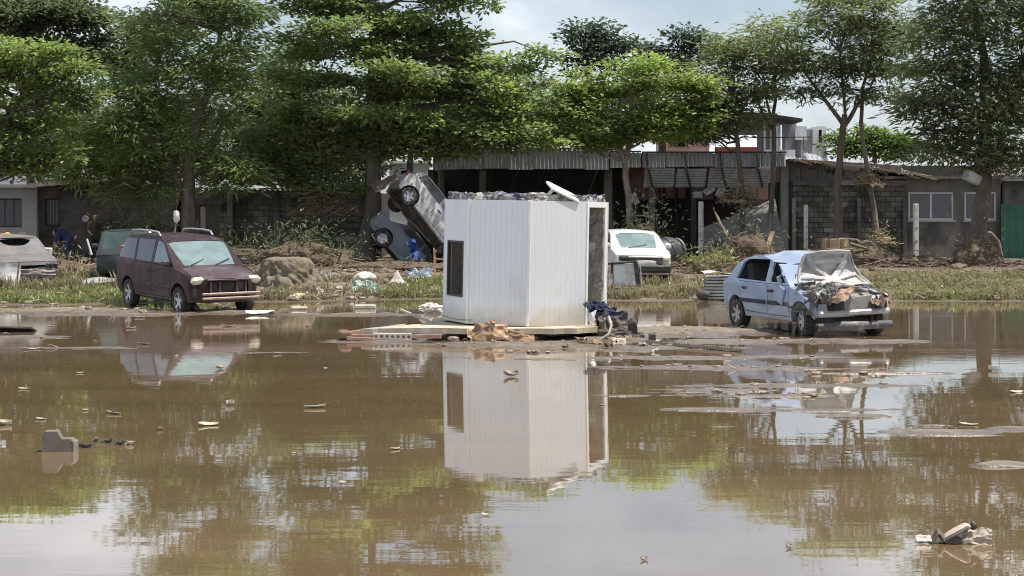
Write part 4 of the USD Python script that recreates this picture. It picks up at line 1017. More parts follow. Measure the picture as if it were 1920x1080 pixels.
def wheel(th, c, R, w, side, steer=0, spokes=5, flat=0.0):
    """Tyre with its rim as a sub-part; side = -1 for the right side of the car (outer face towards -y)."""
    Rz = rot('z', steer)
    tyre = lathe([(R * .62, -w * .46), (R * .80, -w * .5), (R * .95, -w * .46), (R, -w * .3), (R, w * .3), (R * .95, w * .46), (R * .80, w * .5), (R * .62, w * .46), (R * .58, 0), (R * .62, -w * .46)], 26)
    p = th.part('wheel', xf(tyre, Rz, c), TYRE, smooth=40)
    o = side
    parts = [lathe([(R * .63, w * .46), (R * .60, w * .40), (R * .59, -w * .3), (R * .62, -w * .46), (R * .64, 0), (R * .63, w * .46)], 26), lathe([(0, w * .30), (R * .14, w * .31), (R * .15, w * .22), (0, w * .22)], 14), lathe([(0, w * .04), (R * .6, w * .0), (R * .6, -w * .04), (0, 0)], 20)]
    for k in range(spokes):
        a = 2 * PI * k / spokes + .3
        d = np.array([math.cos(a), 0, math.sin(a)])
        t = np.array([-math.sin(a), 0, math.cos(a)])
        h = []
        for rr_, ww, yy in ((.10, .13, .30), (.60, .10, .42)):
            for s in (-1, 1):
                for dy in (0, -.16):
                    h.append(d * R * rr_ + t * R * ww * s + np.array([0, w * (yy + dy), 0]))
        parts.append(m3.Manifold.hull_points(np.array(h)))
    rim = xf(cat(parts), np.diag([1, o, 1.0]))
    v, f = rim
    if o < 0:
        f = f[:, ::-1]
    th.part('rim', xf((v, f), Rz, c), ALLOY, parent=p, smooth=35)

def vehicle(th, s):
    """A car body cut out of two outlines (lower body and cabin) with wheel arches, door seams and window openings.
    x forwards, y to the left, z up, ground level z = 0 at the middle of the car."""
    W = s['W']
    hw = W / 2
    x0, x1 = min(p[0] for p in s['lower']), max(p[0] for p in s['lower'])
    zb, tum, zt = s['belt'], s.get('tumble', .17), max(p[1] for p in s['green'])
    nose = s.get('nose', .07)

    def warp(p):
        q = np.array(p)
        x, y, z = q[:, 0], q[:, 1], q[:, 2]
        t = np.clip(np.abs(y) / hw, 0, 1)
        k = np.clip((z - zb) / (zt - zb), 0, 1)
        yy = y * (1 - tum * k ** 1.1) * (1 - .07 * np.clip((.62 - z) / .4, 0, 1) ** 2)
        mid = (x0 + x1) / 2
        fr = np.clip((x - mid) / (x1 - mid), 0, 1)
        re = np.clip((mid - x) / (mid - x0), 0, 1)
        xx = x - (x1 - mid) * nose * 2 * t ** 3 * fr ** 2 + (mid - x0) * nose * t ** 4 * re ** 2
        yy = yy * (1 - .07 * fr ** 4 - .04 * re ** 4)
        zz = z - .035 * t ** 3 * np.clip((z - zb + .35) / .4, 0, 1) - .02 * t ** 2 * k
        r = np.stack([xx, yy, zz], 1)
        return s['dent'](r) if 'dent' in s else r

    def solid(pts, w, ref=.14):
        return prism(pts, -w, w).refine_to_length(ref).warp_batch(warp)
    shrink = lambda pts, d: np.array(Polygon(pts).buffer(-d, join_style=2).exterior.coords)[:-1]
    lower, green = solid(s['lower'], hw), solid(s['green'], hw - .012)
    body = lower + green
    R, xw = s['R'], (s['xf'], s['xr'])
    cav = prism(shrink(s['green'], .045), -hw + .07, hw - .07).refine_to_length(.2).warp_batch(warp)
    gx0, gx1 = min(p[0] for p in s['green']) + .18, s.get('cab_x', max(p[0] for p in s['green']) - .35)
    tub = mbox((gx0, -hw + .13, .42), (gx1, hw - .13, zb + .03))
    body = body - cav - tub
    outer = solid(np.array(Polygon(s['green']).buffer(-.012, join_style=2).exterior.coords)[:-1], hw - .022) - solid(np.array(Polygon(s['green']).buffer(-.020, join_style=2).exterior.coords)[:-1], hw - .030)
    for xa in xw:
        body = body - m3.Manifold.cylinder(W + 1, R * s.get('arch', 1.17), circular_segments=28).rotate((90, 0, 0)).translate((xa, (W + 1) / 2, s.get('zw', R) + .02)) + mbox((xa - R * 1.1, -hw * .55, .30), (xa + R * 1.1, hw * .55, .62))
    if 'engine' in s:
        body = body - mbox(*s['engine'])
    front = prism(s['screen'], -hw + .14, hw - .14) if 'screen' in s else None
    rear = prism(s['rear_glass'], -hw + .17, hw - .17) if 'rear_glass' in s else None
    if front is not None:
        body = body - front
    if rear is not None:
        body = body - rear
    wins = []
    for key, poly in s['windows']:
        for sd in (-1, 1):
            pr = prism(poly, sd * (hw * .55), sd * (hw + .3))
            wins.append((key, sd, pr))
            body = body - pr
    doors = []
    for name, poly in s.get('doors', ()):
        for sd in (-1, 1):
            po = Polygon(poly)
            inner = prism(poly, sd * (hw - .20), sd * (hw + .3))
            gap = prism(np.array(po.buffer(.011, join_style=2).exterior.coords)[:-1], sd * (hw - .205), sd * (hw + .3))
            doors.append((name, sd, body ^ inner))
            body = body - gap
    hood = None
    if 'hood' in s and s['hood'] is not None:
        hp = prism(s['hood'], -hw * .86, hw * .86)
        hood = body ^ hp
        body = body - prism(np.array(Polygon(s['hood']).buffer(.010, join_style=2).exterior.coords)[:-1], -hw * .86 - .010, hw * .86 + .010)
    paint = s['paint']
    for pc in sorted(body.decompose(), key=lambda m: -m.volume())[:1]:
        bodyp = th.part('body', pc, paint, smooth=32)
    for name, sd, dm in doors:
        if dm.is_empty() or (sd == 1 and s.get('no_left_doors')):
            continue
        dp = th.part(name, max(dm.decompose(), key=lambda m: m.volume()), s.get('door_paint', paint), smooth=32)
        for hx, hz, nm in s.get('handles', ()):
            if nm == name:
                th.part('handle', rbox((hx, sd * (hw * (1 - .02) + .012), hz), (.20, .045, .05), None, .015), s.get('handle_mat', BLACKP), parent=dp)
        if s.get('moulding') and s['moulding'][0]:
            b = Polygon(poly_of(s, name)).bounds
            th.part('moulding', rbox(((b[0] + b[2]) / 2, sd * (hw * .985 + .008), s['moulding'][1]), (b[2] - b[0] - .06, .03, .075), None, .012), BLACKP, parent=dp)
    if hood is not None and not hood.is_empty():
        th.part('hood', max(hood.decompose(), key=lambda m: m.volume()), s.get('hood_paint', paint), smooth=32)
    if front is not None and s.get('screen_glass') is not None:
        g = outer ^ front
        if not g.is_empty():
            th.part('windscreen', g, s['screen_glass'])
    if rear is not None and s.get('side_glass') is not None:
        g = outer ^ rear
        if not g.is_empty():
            th.part('rear_window', g, s['side_glass'])
    for key, sd, pr in wins:
        gm = s.get('glass_of', {}).get(key, s.get('side_glass'))
        if gm is None:
            continue
        g = outer ^ pr
        if not g.is_empty():
            th.part('window', g, gm)
    zw = s.get('zw', R)
    for xa, st in ((s['xf'], s.get('steer', 0)), (s['xr'], 0)):
        for sd in (-1, 1):
            if (xa, sd) in s.get('no_wheel', ()):
                continue
            wheel(th, np.array([xa, sd * (hw - .115), zw]), R, .21, sd, st, s.get('spokes', 5))
    th.part('underbody', cat([rbox(((s['xf'] + s['xr']) / 2, 0, .30), (s['xf'] - s['xr'] - 2 * R, W * .8, .16), None, .05), tube([(s['xf'], -hw + .2, zw), (s['xf'], hw - .2, zw)], .05, 8), tube([(s['xr'], -hw + .2, zw), (s['xr'], hw - .2, zw)], .06, 8),
        tube([(s['xf'] - .4, .1, .22), (0, .12, .20), (s['xr'] + .3, .2, .24), (x0 + .2, .35, .24)], .045, 8), rbox((x0 + .45, -.25, .28), (.42, .55, .18), None, .07)]), UNDER, kind=None)
    for sx in s.get('seats', ()):
        for sy in (-.38, .38):
            th.part('seat', cat([rbox((sx, sy, .62), (.5, .5, .22), None, .07), rbox((sx - .27, sy, .98), (.16, .48, .66), rot('y', -14), .06), rbox((sx - .36, sy, 1.34), (.1, .26, .18), rot('y', -14), .04)]), SEAT)
    if s.get('dash'):
        th.part('dashboard', rbox((s['dash'], 0, zb - .12), (.35, W * .8, .26), None, .08), BLACKP)
        th.part('steering_wheel', xf(lathe([(.19, -.015), (.205, 0), (.19, .015), (.175, 0), (.19, -.015)], 22), rot('z', 90) @ rot('x', 0) @ rot('z', 0), (s['dash'] - .30, .36, zb - .02)), BLACKP)
    if s.get('mirror'):
        for sd in (-1, 1):
            th.part('mirror', rbox((s['mirror'][0], sd * (hw + .07), s['mirror'][1]), (.11, .2, .15), None, .04), s.get('mirror_mat', BLACKP))
    return warp, hw

def poly_of(s, name):
    return dict(s['doors'])[name]

def heading(fx, fy, pitch=0, roll=0):
    """Turns the car's +x to the ground direction (fx, fy); pitch > 0 puts the nose down."""
    return rot('z', math.degrees(math.atan2(fy, fx))) @ rot('y', pitch) @ rot('x', roll)

# ------------------------------------------------ maroon minivan
MAROON = mat('maroon_paint', (.025, .012, .015), (.034, .018, .021), 2, .4, .16, coat=.08, stain=(.08, .06, .056), sscale=2.6, sat=(.5, .78), low=(.10, .5, (.075, .06, .052)))
MAROON_TOP = mat('dusty_maroon', (.05, .03, .038), (.072, .05, .055), 2.5, .4, .25, coat=.12, stain=(.15, .125, .115), sscale=2.4, sat=(.5, .78))
van_R = heading(.575, -.818, 1.6, .6)
vf_c = (G(340, 584) * [1, 1, 0])
van = dict(W=1.80, belt=1.06, tumble=.20, nose=.075, R=.335, arch=1.18, xf=1.42, xr=-1.45, zw=.30,
    lower=[(-2.24, .36), (-2.32, .55), (-2.33, .95), (-2.27, 1.10), (-.5, 1.09), (1.28, 1.07), (1.70, 1.02), (2.06, .93), (2.24, .83), (2.27, .62), (2.26, .42), (2.18, .30), (-2.1, .30)],
    green=[(-2.27, 1.05), (-2.20, 1.32), (-2.10, 1.54), (-1.96, 1.66), (-1.7, 1.71), (-.9, 1.745), (-.2, 1.74), (.25, 1.69), (.52, 1.61), (1.36, 1.05)],
    screen=[(.46, 1.585), (1.22, 1.09), (1.6, 1.12), (.72, 1.80)],
    windows=[('rear_quarter', [(-2.10, 1.14), (-2.0, 1.50), (-1.88, 1.60), (-1.22, 1.625), (-1.12, 1.13)]), ('slide', [(-1.02, 1.13), (-1.12, 1.625), (-.14, 1.63), (-.10, 1.12)]), ('front', [(.03, 1.12), (.0, 1.62), (.22, 1.60), (.44, 1.52), (.95, 1.13)])],
    doors=[('sliding_door', [(-1.06, .40), (-1.14, .62), (-1.06, 1.08), (-.06, 1.08), (-.06, .36), (-1.0, .36)]), ('front_door', [(-.02, .36), (-.02, 1.08), (1.05, 1.05), (1.06, .72), (.96, .36)])],
    handles=[(-.22, .93, 'sliding_door'), (.12, .93, 'front_door')], moulding=(True, .60),
    hood=[(1.30, 1.00), (1.28, 1.2), (2.3, 1.0), (2.235, .845), (2.0, .80)], hood_paint=MAROON_TOP, engine=((2.08, -.50, .46), (2.6, .50, .78)),
    paint=MAROON, screen_glass=GL_BRIGHT, side_glass=GL_DARK, glass_of={'front': pane_mat('grey_glass', (.24, .27, .28), .05, .3)}, seats=(.35, -.65, -1.5), dash=1.05, mirror=(.95, 1.14), handle_mat=MAROON)
off = van_R @ np.array([van['xf'], -.79, 0])
th = Thing('minivan', 'dark maroon minivan without its front bumper parked at the water edge', 'minivan', vf_c - off * [1, 1, 0] + [0, 0, -.02], van_R)
warp, hw = vehicle(th, van)
th.part('roof_skin', m3.Manifold.hull_points(np.array([(x, y * (1 - .0), z) for x, z, w in ((-1.9, 1.692, .62), (-.9, 1.748, .66), (-.2, 1.744, .66), (.35, 1.668, .64)) for y in (-w, w, -w * .5, w * .5) for z in (z - .028 * (abs(y) > w * .9), z - .05)])), MAROON_TOP, smooth=30)
for sd in (-1, 1):
    th.part('roof_rail', tube([(-1.75, sd * .66, 1.70), (-1.66, sd * .66, 1.79), (-1.2, sd * .665, 1.815), (-.6, sd * .665, 1.82), (-.15, sd * .66, 1.80), (-.02, sd * .655, 1.71)], .022, 8), ALLOY, smooth=True)
    th.part('headlight', xf(rbox((0, 0, 0), (.26, .40, .17), None, .075), rot('z', -sd * 20) @ rot('y', -14), (2.03, sd * .66, .79)), LENS, smooth=True)
    th.part('fender_liner', rbox((1.88, sd * .66, .52), (.35, .22, .3), None, .05), BLACKP)
for z, m in ((.50, RUST), (.40, RUST)):
    th.part('bumper_bar', rbox((2.24, .05, z), (.07, 1.42, .06), None, .015), mat('bare_bar', (.30, .225, .195), (.2, .145, .125), 6, .55, .5, metal=.3))
th.part('radiator', rbox((2.10, 0, .62), (.06, .98, .30), None, .02), BLACKP)
for y in (-.42, -.2, .22, .44):
    th.part('grille_strut', rbox((2.17, y, .62), (.06, .05, .32), None, .01), mat('maroon_metal', (.09, .03, .035), (.13, .07, .065), 4, .5))
th.part('hood_lip', rbox((2.22, 0, .815), (.05, 1.06, .03), None, .01), MAROON_TOP)
th.part('wiper', tube([(1.30, -.5, 1.10), (1.1, -.1, 1.22)], .012, 5), BLACKP)
th.part('wiper', tube([(1.33, .1, 1.10), (1.1, .55, 1.22)], .012, 5), BLACKP)
th.part('tail_light', rbox((-2.20, -.70, 1.2), (.08, .10, .4), None, .02), REDL)
th.part('tail_light', rbox((-2.20, .70, 1.2), (.08, .10, .4), None, .02), REDL)

# ------------------------------------------------ wrecked blue sedan
BLUE = mat('pale_blue_paint', (.235, .30, .42), (.27, .33, .435), 2, .25, .5, metal=.15, coat=.7, stain=(.27, .26, .25), sscale=2.4, sat=(.55, .8), low=(.08, .55, (.27, .26, .25)))
BARE = mat('hood_underside', (.40, .40, .39), (.27, .265, .255), 3, .5, .4, stain=(.20, .165, .135), sscale=3.5, sat=(.5, .72))
sd_R = heading(.345, -.939, 0, .5)

def dent(r):
    x, y, z = r[:, 0], r[:, 1], r[:, 2]
    n = fbm(r * 2.2, 91, 3)
    k = sstep(.2, 1.9, x)
    o = np.array(r)
    o[:, 1] += (.06 * k + .02) * n * 1.6
    o[:, 2] += .10 * k * n - .09 * np.exp(-((x - .15) / .28) ** 2 - ((y + .5) / .4) ** 2) * (z > 1.1) - .13 * sstep(1.2, 2.0, x) * sstep(.5, .8, z)
    o[:, 1] += .05 * np.exp(-((x - .05) / .35) ** 2 - ((z - .7) / .25) ** 2) * (y < -.5)
    o[:, 0] -= .16 * sstep(1.0, 2.0, x) * (.5 + n)
    o[:, 2] += .06 * np.exp(-((x + .25) / .35) ** 2) * (z > 1.2) * (y > -.3) + .05 * fbm(r * 4.5, 95, 3) * (z > .9)
    return o
sed = dict(W=1.70, belt=.92, tumble=.22, nose=.07, R=.295, arch=1.2, xf=1.27, xr=-1.26, zw=.27, steer=0, spokes=6,
    lower=[(-1.86, .30), (-1.94, .48), (-1.94, .82), (-1.87, .97), (-1.45, .99), (-.9, .94), (.85, .92), (1.3, .84), (1.86, .72), (1.96, .56), (1.94, .36), (1.86, .25), (-1.76, .25)],
    green=[(-1.80, .93), (-1.46, 1.31), (-1.2, 1.41), (-.45, 1.475), (.05, 1.45), (.30, 1.37), (.44, 1.28), (.98, .90)],
    screen=[(.30, 1.28), (.86, .93), (1.2, .95), (.5, 1.5)], rear_glass=[(-1.48, 1.24), (-1.70, 1.02), (-2.0, 1.1), (-1.6, 1.4)],
    windows=[('rear', [(-1.26, .97), (-1.14, 1.28), (-.95, 1.355), (-.12, 1.37), (-.06, .95)]), ('front', [(.05, .95), (.02, 1.33), (.18, 1.30), (.32, 1.23), (.72, .95)])],
    doors=[('rear_door', [(-1.02, .62), (-.86, .36), (-.02, .34), (-.02, .91), (-1.10, .92)]), ('front_door', [(.02, .34), (.02, .91), (.82, .90), (.90, .70), (.86, .34)])],
    handles=[(-.86, .80, 'rear_door'), (.16, .78, 'front_door')], moulding=(True, .56), hood=None, engine=((1.02, -.72, .14), (2.4, .72, 1.2)), paint=BLUE, side_glass=None, seats=(.1, -.8), dash=.72, handle_mat=BLACKP, dent=dent, no_wheel=((1.27, -1),))
fw = G(1508, 629) * [1, 1, 0]
th = Thing('sedan', 'wrecked pale blue sedan with crushed nose and hood folded up', 'sedan', fw - (sd_R @ np.array([1.27, -.74, 0])) * [1, 1, 0] + [0, 0, .0], sd_R)
warp, hw = vehicle(th, sed)
wheel(th, np.array([1.27, -.70, .28]), .295, .20, -1, -12, 6)
def hoodfn(s, t):
    x = .97 - .36 * s - .10 * np.sin(s * PI) + .03 * fbm(np.stack([s * 4, t * 4, s * 0], -1), 7)
    wdt = (.76 - .27 * s ** 1.3)
    y = (t - .5) * 2 * wdt + .10
    z = .84 + .60 * s + .02 * np.sin(t * 9)
    def seg(a, b, w):
        a, b = np.array(a), np.array(b)
        q = np.stack([s * .62 - a[0] * .62, t - a[1]], -1)
        e = np.array([(b[0] - a[0]) * .62, b[1] - a[1]])
        k = np.clip((q @ e) / (e @ e), 0, 1)
        return 1 - sstep(w * .62, w * .85, np.linalg.norm(q - k[..., None] * e, axis=-1))
    lines = [((0, .03), (1, .03), .06), ((0, .97), (1, .97), .06), ((0, 0), (0, 1), .06), ((1, 0), (1, 1), .05), ((.30, .52), (.74, .20), .055), ((.26, .52), (.76, .82), .06), ((.30, .52), (.0, .22), .05), ((.26, .52), (.0, .80), .05),
             ((.74, .20), (.80, .5), .05), ((.80, .5), (.76, .82), .05), ((.74, .20), (1, .10), .05), ((.76, .82), (1, .9), .05), ((.30, .52), (.36, .02), .04), ((.26, .52), (.40, .98), .04)]
    h = .055 * np.max([seg(*l) for l in lines], axis=0) + sum(am * np.abs((s - .5) * math.cos(an) + (t - .5) * math.sin(an) - of) for am, an, of in ((.16, .5, .1), (-.13, 1.9, -.12), (.12, 2.6, .05), (-.14, 1.1, .22), (.10, .1, -.25), (-.08, 1.5, .3)))
    return np.stack([x + h * .85, y, z + h * .5], -1)
th.part('hood', thick(grid(hoodfn, 60, 70), .012), BARE, smooth=24, label='crumpled hood folded upright, pale underside showing')
th.part('hood_edge', tube([hoodfn(np.array(a), np.array(b)) + [.01, 0, .01] for a, b in ((0, .03), (.3, .03), (.65, .03), (1, .04), (1, .3), (1.0, .7), (1, .96), (.6, .97), (.3, .97), (0, .97))], .022, 6), BARE)
crush = np.random.default_rng(5)
th.part('front_beam', rbox((1.84, -.02, .44), (.08, 1.48, .105), rot('x', 1.5), .03), mat('bumper_beam', (.40, .40, .40), (.28, .275, .27), 5, .5, .5, metal=.3, stain=(.25, .21, .18), sscale=4), label='bare silver bumper beam')
th.part('front_lip', xf(thick(grid(lambda s, t: np.stack([1.88 - .05 * np.abs(s - .5) * 2 + .05 * np.sin(t * PI), (s - .5) * 1.56, .12 + .16 * t + .03 * fbm(np.stack([s * 6, t * 2, 0 * s], -1), 8)], -1), 30, 6), .02)), mat('grey_bumper', (.07, .073, .076), (.045, .045, .047), 4, .5, .4, stain=(.25, .21, .18), sscale=3), smooth=40)
th.part('engine_block', cat([rbox((1.45, .1, .60), (.5, .7, .36), rot('z', 8), .05), rbox((1.5, -.15, .80), (.3, .34, .12), rot('z', -14), .03), rbox((1.35, .42, .76), (.28, .2, .18), None, .03), tube(bend((1.2, -.4, .75), (1.7, .3, .82), .12, 8), .035, 8), tube(bend((1.25, .5, .7), (1.75, -.1, .7), .15, 8), .025, 7)]), mat('engine_metal', (.22, .21, .2), (.10, .095, .09), 9, .6, .4, metal=.3, stain=(.27, .22, .17), sscale=5), label='exposed engine')
th.part('radiator', rbox((1.74, .12, .60), (.05, .62, .26), rot('x', 5), .01), mat('radiator_grey', (.28, .27, .26), (.2, .19, .18), 12, .7, .3))
for k in range(13):
    a = np.array([crush.uniform(1.1, 1.85), crush.uniform(-.70, .74), crush.uniform(.50, .88)])
    th.part('torn_metal', crumple(a, (crush.uniform(.22, .5), crush.uniform(.18, .42)), rot('z', crush.uniform(0, 180)) @ rot('x', crush.uniform(-60, 60)), 200 + k, .10, 16, 2.6), [BARE, mat('engine_metal', (.22, .21, .2)), mat('brown_rag', (.36, .25, .19), (.26, .175, .13), 5, .95, .1), mat('olive_metal', (.13, .135, .11), (.08, .085, .07), 4, .5, .4)][k % 4])
th.part('front_fender', crumple((1.30, -.80, .62), (.85, .42), rot('x', 78), 221, .10, 20, 2.0), mat('olive_metal', (.13, .135, .11), (.08, .085, .07), 4, .5, .4), label='dark crushed right front fender')
th.part('front_fender', crumple((1.50, .72, .66), (.7, .36), rot('x', -72), 222, .10, 18, 2.0), BARE, label='crushed left front fender')
th.part('headlight_ring', xf(lathe([(.13, -.03), (.16, 0), (.13, .03), (.11, 0), (.13, -.03)], 18), rot('z', 72), (1.78, .56, .56)), BARE)
th.part('torn_pillar', cat([tube([(.55, -.80, .85), (.50, -.84, 1.05), (.62, -.8, 1.12)], .045, 7), rbox((.62, -.86, .72), (.22, .05, .34), rot('y', 20), .02)]), BLUE)
single('brown_cloth', xf(crumple((0, 0, 0), (.95, .6), rot('x', 25) @ rot('z', 25), 230, .13, 22, 2.4), sd_R, th.loc + sd_R @ np.array([1.62, -.36, .74])), mat('brown_rag', (.36, .25, .19), (.26, .175, .13), 5, .95, .1), 'brown muddy cloth draped over the crushed engine of the blue sedan', 'cloth')

# ------------------------------------------------ white hatchback behind the kiosk
DUSTW = mat('dusty_white_paint', (.60, .585, .56), (.50, .48, .45), 2.2, .35, .5, coat=.5, stain=(.36, .31, .26), sscale=2, sat=(.52, .75), low=(.3, .9, (.33, .28, .23)))
hatch = dict(W=1.66, belt=.95, tumble=.18, nose=.07, R=.29, xf=1.2, xr=-1.2, zw=.22,
    lower=[(-1.85, .30), (-1.92, .5), (-1.92, .85), (-1.8, .98), (.9, .96), (1.3, .92), (1.78, .80), (1.88, .62), (1.86, .34), (1.78, .24), (-1.8, .24)],
    green=[(-1.85, .93), (-1.62, 1.36), (-1.2, 1.44), (-.1, 1.45), (.28, 1.36), (1.02, .92)], screen=[(.22, 1.35), (.90, .96), (1.3, .99), (.5, 1.55)], rear_glass=[(-1.66, 1.28), (-1.8, 1.02), (-2.1, 1.05), (-1.8, 1.4)],
    windows=[('rear', [(-1.5, 1.0), (-1.38, 1.34), (-.36, 1.37), (-.3, .99)]), ('front', [(-.2, .99), (-.25, 1.37), (-.02, 1.36), (.22, 1.27), (.70, .99)])],
    doors=[('door', [(-.28, .34), (-.28, .94), (.85, .93), (.9, .6), (.8, .34)])], handles=[(-.1, .82, 'door')], hood=[(.98, .86), (.96, 1.1), (1.95, .95), (1.80, .79), (1.6, .72)],
    paint=DUSTW, screen_glass=GL_BRIGHT, side_glass=GL_DARK, seats=(.1,), dash=.75, mirror=(.68, 1.02), mirror_mat=DUSTW)
hp = P(1185, 540, 50.2) * [1, 1, 0]
th = Thing('hatchback', 'dusty white hatchback facing the water half hidden behind the white kiosk', 'hatchback', hp + [0, .2, float(ground_z(hp[0], hp[1])) + .03], heading(.14, -.99, 1.0, -1.0))
vehicle(th, hatch)
for sd in (-1, 1):
    th.part('headlight', rbox((1.74, sd * .60, .70), (.16, .3, .15), rot('z', sd * 22), .05), LENS if sd > 0 else BLACKP)
th.part('grille', rbox((1.83, 0, .64), (.06, 1.0, .2), None, .02), BLACKP)
th.part('bumper', rbox((1.82, 0, .42), (.16, 1.5, .24), None, .06), BLACKP)
th.part('wiper', tube([(.96, -.3, .97), (.80, .25, 1.06)], .012, 5), BLACKP)

# ------------------------------------------------ burnt grey car at the left edge
BURNT = mat('burnt_paint', (.15, .15, .152), (.09, .088, .086), 2.6, .65, .4, stain=(.15, .11, .085), sscale=2.4, sat=(.48, .7))
old = dict(W=1.68, belt=.90, tumble=.2, nose=.05, R=.29, xf=1.3, xr=-1.25, zw=.18,
    lower=[(-2.0, .28), (-2.08, .5), (-2.06, .88), (-1.9, .95), (.8, .92), (1.4, .86), (1.95, .76), (2.02, .58), (2.0, .32), (1.9, .24), (-1.9, .24)],
    green=[(-1.6, .88), (-1.05, 1.32), (-.7, 1.38), (.0, 1.39), (.3, 1.32), (.95, .88)], screen=[(.22, 1.30), (.84, .92), (1.2, .95), (.5, 1.5)], rear_glass=[(-1.08, 1.24), (-1.44, .98), (-1.7, 1.1), (-1.15, 1.45)],
    windows=[('rear', [(-1.05, .95), (-.9, 1.26), (-.15, 1.31), (-.1, .94)]), ('front', [(.0, .94), (-.04, 1.31), (.2, 1.27), (.66, .94)])],
    doors=[('door', [(-.06, .34), (-.06, .88), (.85, .87), (.9, .6), (.8, .34)])], handles=[(.1, .78, 'door')], hood=[(1.0, .80), (.98, 1.1), (2.05, .95), (1.96, .755), (1.7, .68)], engine=((1.75, -.6, .34), (2.4, .6, .66)),
    paint=BURNT, side_glass=None, seats=(.0,), dash=.7)
op = P(28, 545, 48.2) * [1, 1, 0]
old_R = heading(.50, -.866, 2, 1)
th = Thing('wrecked_car', 'burnt grey car without glass at the left edge of the bank', 'car', op - [.25, -.6, -float(ground_z(op[0], op[1])) - .02], old_R)
vehicle(th, old)
th.part('bumper', crumple((1.98, -.05, .42), (.3, 1.5), rot('y', 80), 240, .07, 18, 2.2), mat('burnt_bumper', (.3, .27, .25), (.15, .13, .12), 5, .8, .2))
for k in range(4):
    th.part('torn_metal', crumple((1.86, -.6 + .4 * k, .55), (.3, .34), rot('y', 60 + 20 * k), 244 + k, .09, 12, 2.4), [UNDER, BURNT][k % 2])
th.part('headlight', rbox((1.93, -.66, .66), (.12, .24, .14), None, .04), REDL, label='broken reddish corner light')
single('bent_sheet', crumple(P(12, 545, 46.6) * [1, 1, 0] + [0, 0, .48], (.7, .75), rot('x', 74), 250, .06, 20, 1.4), mat('pale_panel', (.45, .45, .44), (.36, .35, .33), 3, .5, .4), 'loose pale bent sheet standing in the grass at the left edge', 'metal sheet')
single('pole', tube([P(31, 545, 46.4) * [1, 1, 0] + [0, 0, .2], P(36, 490, 46.3)], [.03, .022], 7), WOOD, 'thin pale stake stuck in the grass before the burnt grey car', 'stake')

# ------------------------------------------------ dark green utility vehicle behind the minivan
GREENP = mat('dark_green_paint', (.012, .018, .018), (.02, .027, .026), 2.5, .45, .3, coat=.1, stain=(.07, .065, .055), sscale=2.2, sat=(.5, .75))
suv = dict(W=1.75, belt=1.08, tumble=.14, nose=.05, R=.34, xf=1.25, xr=-1.25, zw=.30,
    lower=[(-2.05, .40), (-2.1, .6), (-2.1, 1.02), (-2.0, 1.1), (.85, 1.08), (1.4, 1.04), (1.92, .95), (2.0, .7), (1.98, .44), (1.9, .36), (-1.95, .36)],
    green=[(-2.05, 1.05), (-1.95, 1.58), (-1.8, 1.66), (-.3, 1.70), (.25, 1.64), (.95, 1.06)], screen=[(.2, 1.62), (.84, 1.10), (1.2, 1.13), (.5, 1.8)], rear_glass=[(-1.93, 1.52), (-2.02, 1.14), (-2.3, 1.14), (-2.2, 1.6)],
    windows=[('rear', [(-1.85, 1.15), (-1.78, 1.57), (-1.05, 1.60), (-1.05, 1.14)]), ('mid', [(-.95, 1.14), (-.95, 1.60), (-.2, 1.61), (-.2, 1.13)]), ('front', [(-.1, 1.13), (-.1, 1.61), (.18, 1.57), (.66, 1.13)])],
    doors=[('rear_door', [(-.98, .44), (-.98, 1.07), (-.16, 1.06), (-.16, .42)]), ('front_door', [(-.12, .42), (-.12, 1.06), (.82, 1.05), (.85, .7), (.8, .42)])], handles=[(-.3, .95, 'rear_door'), (.05, .95, 'front_door')],
    hood=[(.98, 1.0), (.96, 1.2), (2.0, 1.1), (1.93, .945), (1.6, .85)], paint=GREENP, screen_glass=pane_mat('green_glass', (.05, .075, .07), .05, .3), side_glass=pane_mat('green_glass2', (.07, .10, .095), .05, .3), seats=(.1,), dash=.8, mirror=(.7, 1.2))
sp = P(219, 540, 47.6) * [1, 1, 0]
th = Thing('utility_vehicle', 'dark green utility vehicle half hidden behind the maroon minivan', 'suv', sp + [.0, 1.4, float(ground_z(sp[0], sp[1])) + .0], heading(.16, -.987, 0, 1) * .90)
vehicle(th, suv)
th.part('pillar_trim', cat([beam((.30, .70, 1.64), (.95, .84, 1.08), .07, .07), rbox((.6, .885, .78), (.5, .02, .5), None, .008)]), mat('scratched_silver', (.5, .52, .54), (.36, .38, .4), 5, .4, .5, metal=.3), label='bare silver pillar and door scrape')
th.part('roof_rack', cat([tube([(-1.5, sy, 1.70), (-1.4, sy, 1.77), (-.2, sy, 1.77), (-.1, sy, 1.69)], .02, 6) for sy in (-.6, .6)]), BLACKP)

# ------------------------------------------------ the two upended cars against the trees
def upended(name, label, paint, rear_px, d, tilt, roll, extra, spec, yaw=0):
    """Nose-down: the forward axis points down and to the right in the picture, the car's right side faces us."""
    a = math.radians(tilt)
    fwd = np.array([math.cos(a), 0.0, -math.sin(a)])
    up = np.array([math.sin(a), 0.0, math.cos(a)])
    left = np.cross(up, fwd)
    R = np.stack([fwd, left, up], 1)
    R = rot('z', yaw) @ R @ rot('x', roll)
    s = dict(spec, paint=paint)
    c = P(*rear_px, d)
    th = Thing(name, label, 'car', c - R @ np.array([s['xr'], -s['W'] / 2 + .1, s['zw']]), R)
    vehicle(th, s)
    for e in extra:
        th.part(*e)
    return th
SILV = mat('white_car_paint', (.50, .50, .50), (.40, .40, .395), 2, .4, .5, coat=.3, stain=(.22, .19, .16), sscale=2.4, sat=(.47, .66))
STEELB = mat('steel_blue_paint', (.085, .105, .135), (.115, .13, .15), 2, .35, .5, coat=.4, stain=(.10, .09, .08), sscale=2.2, sat=(.46, .7))
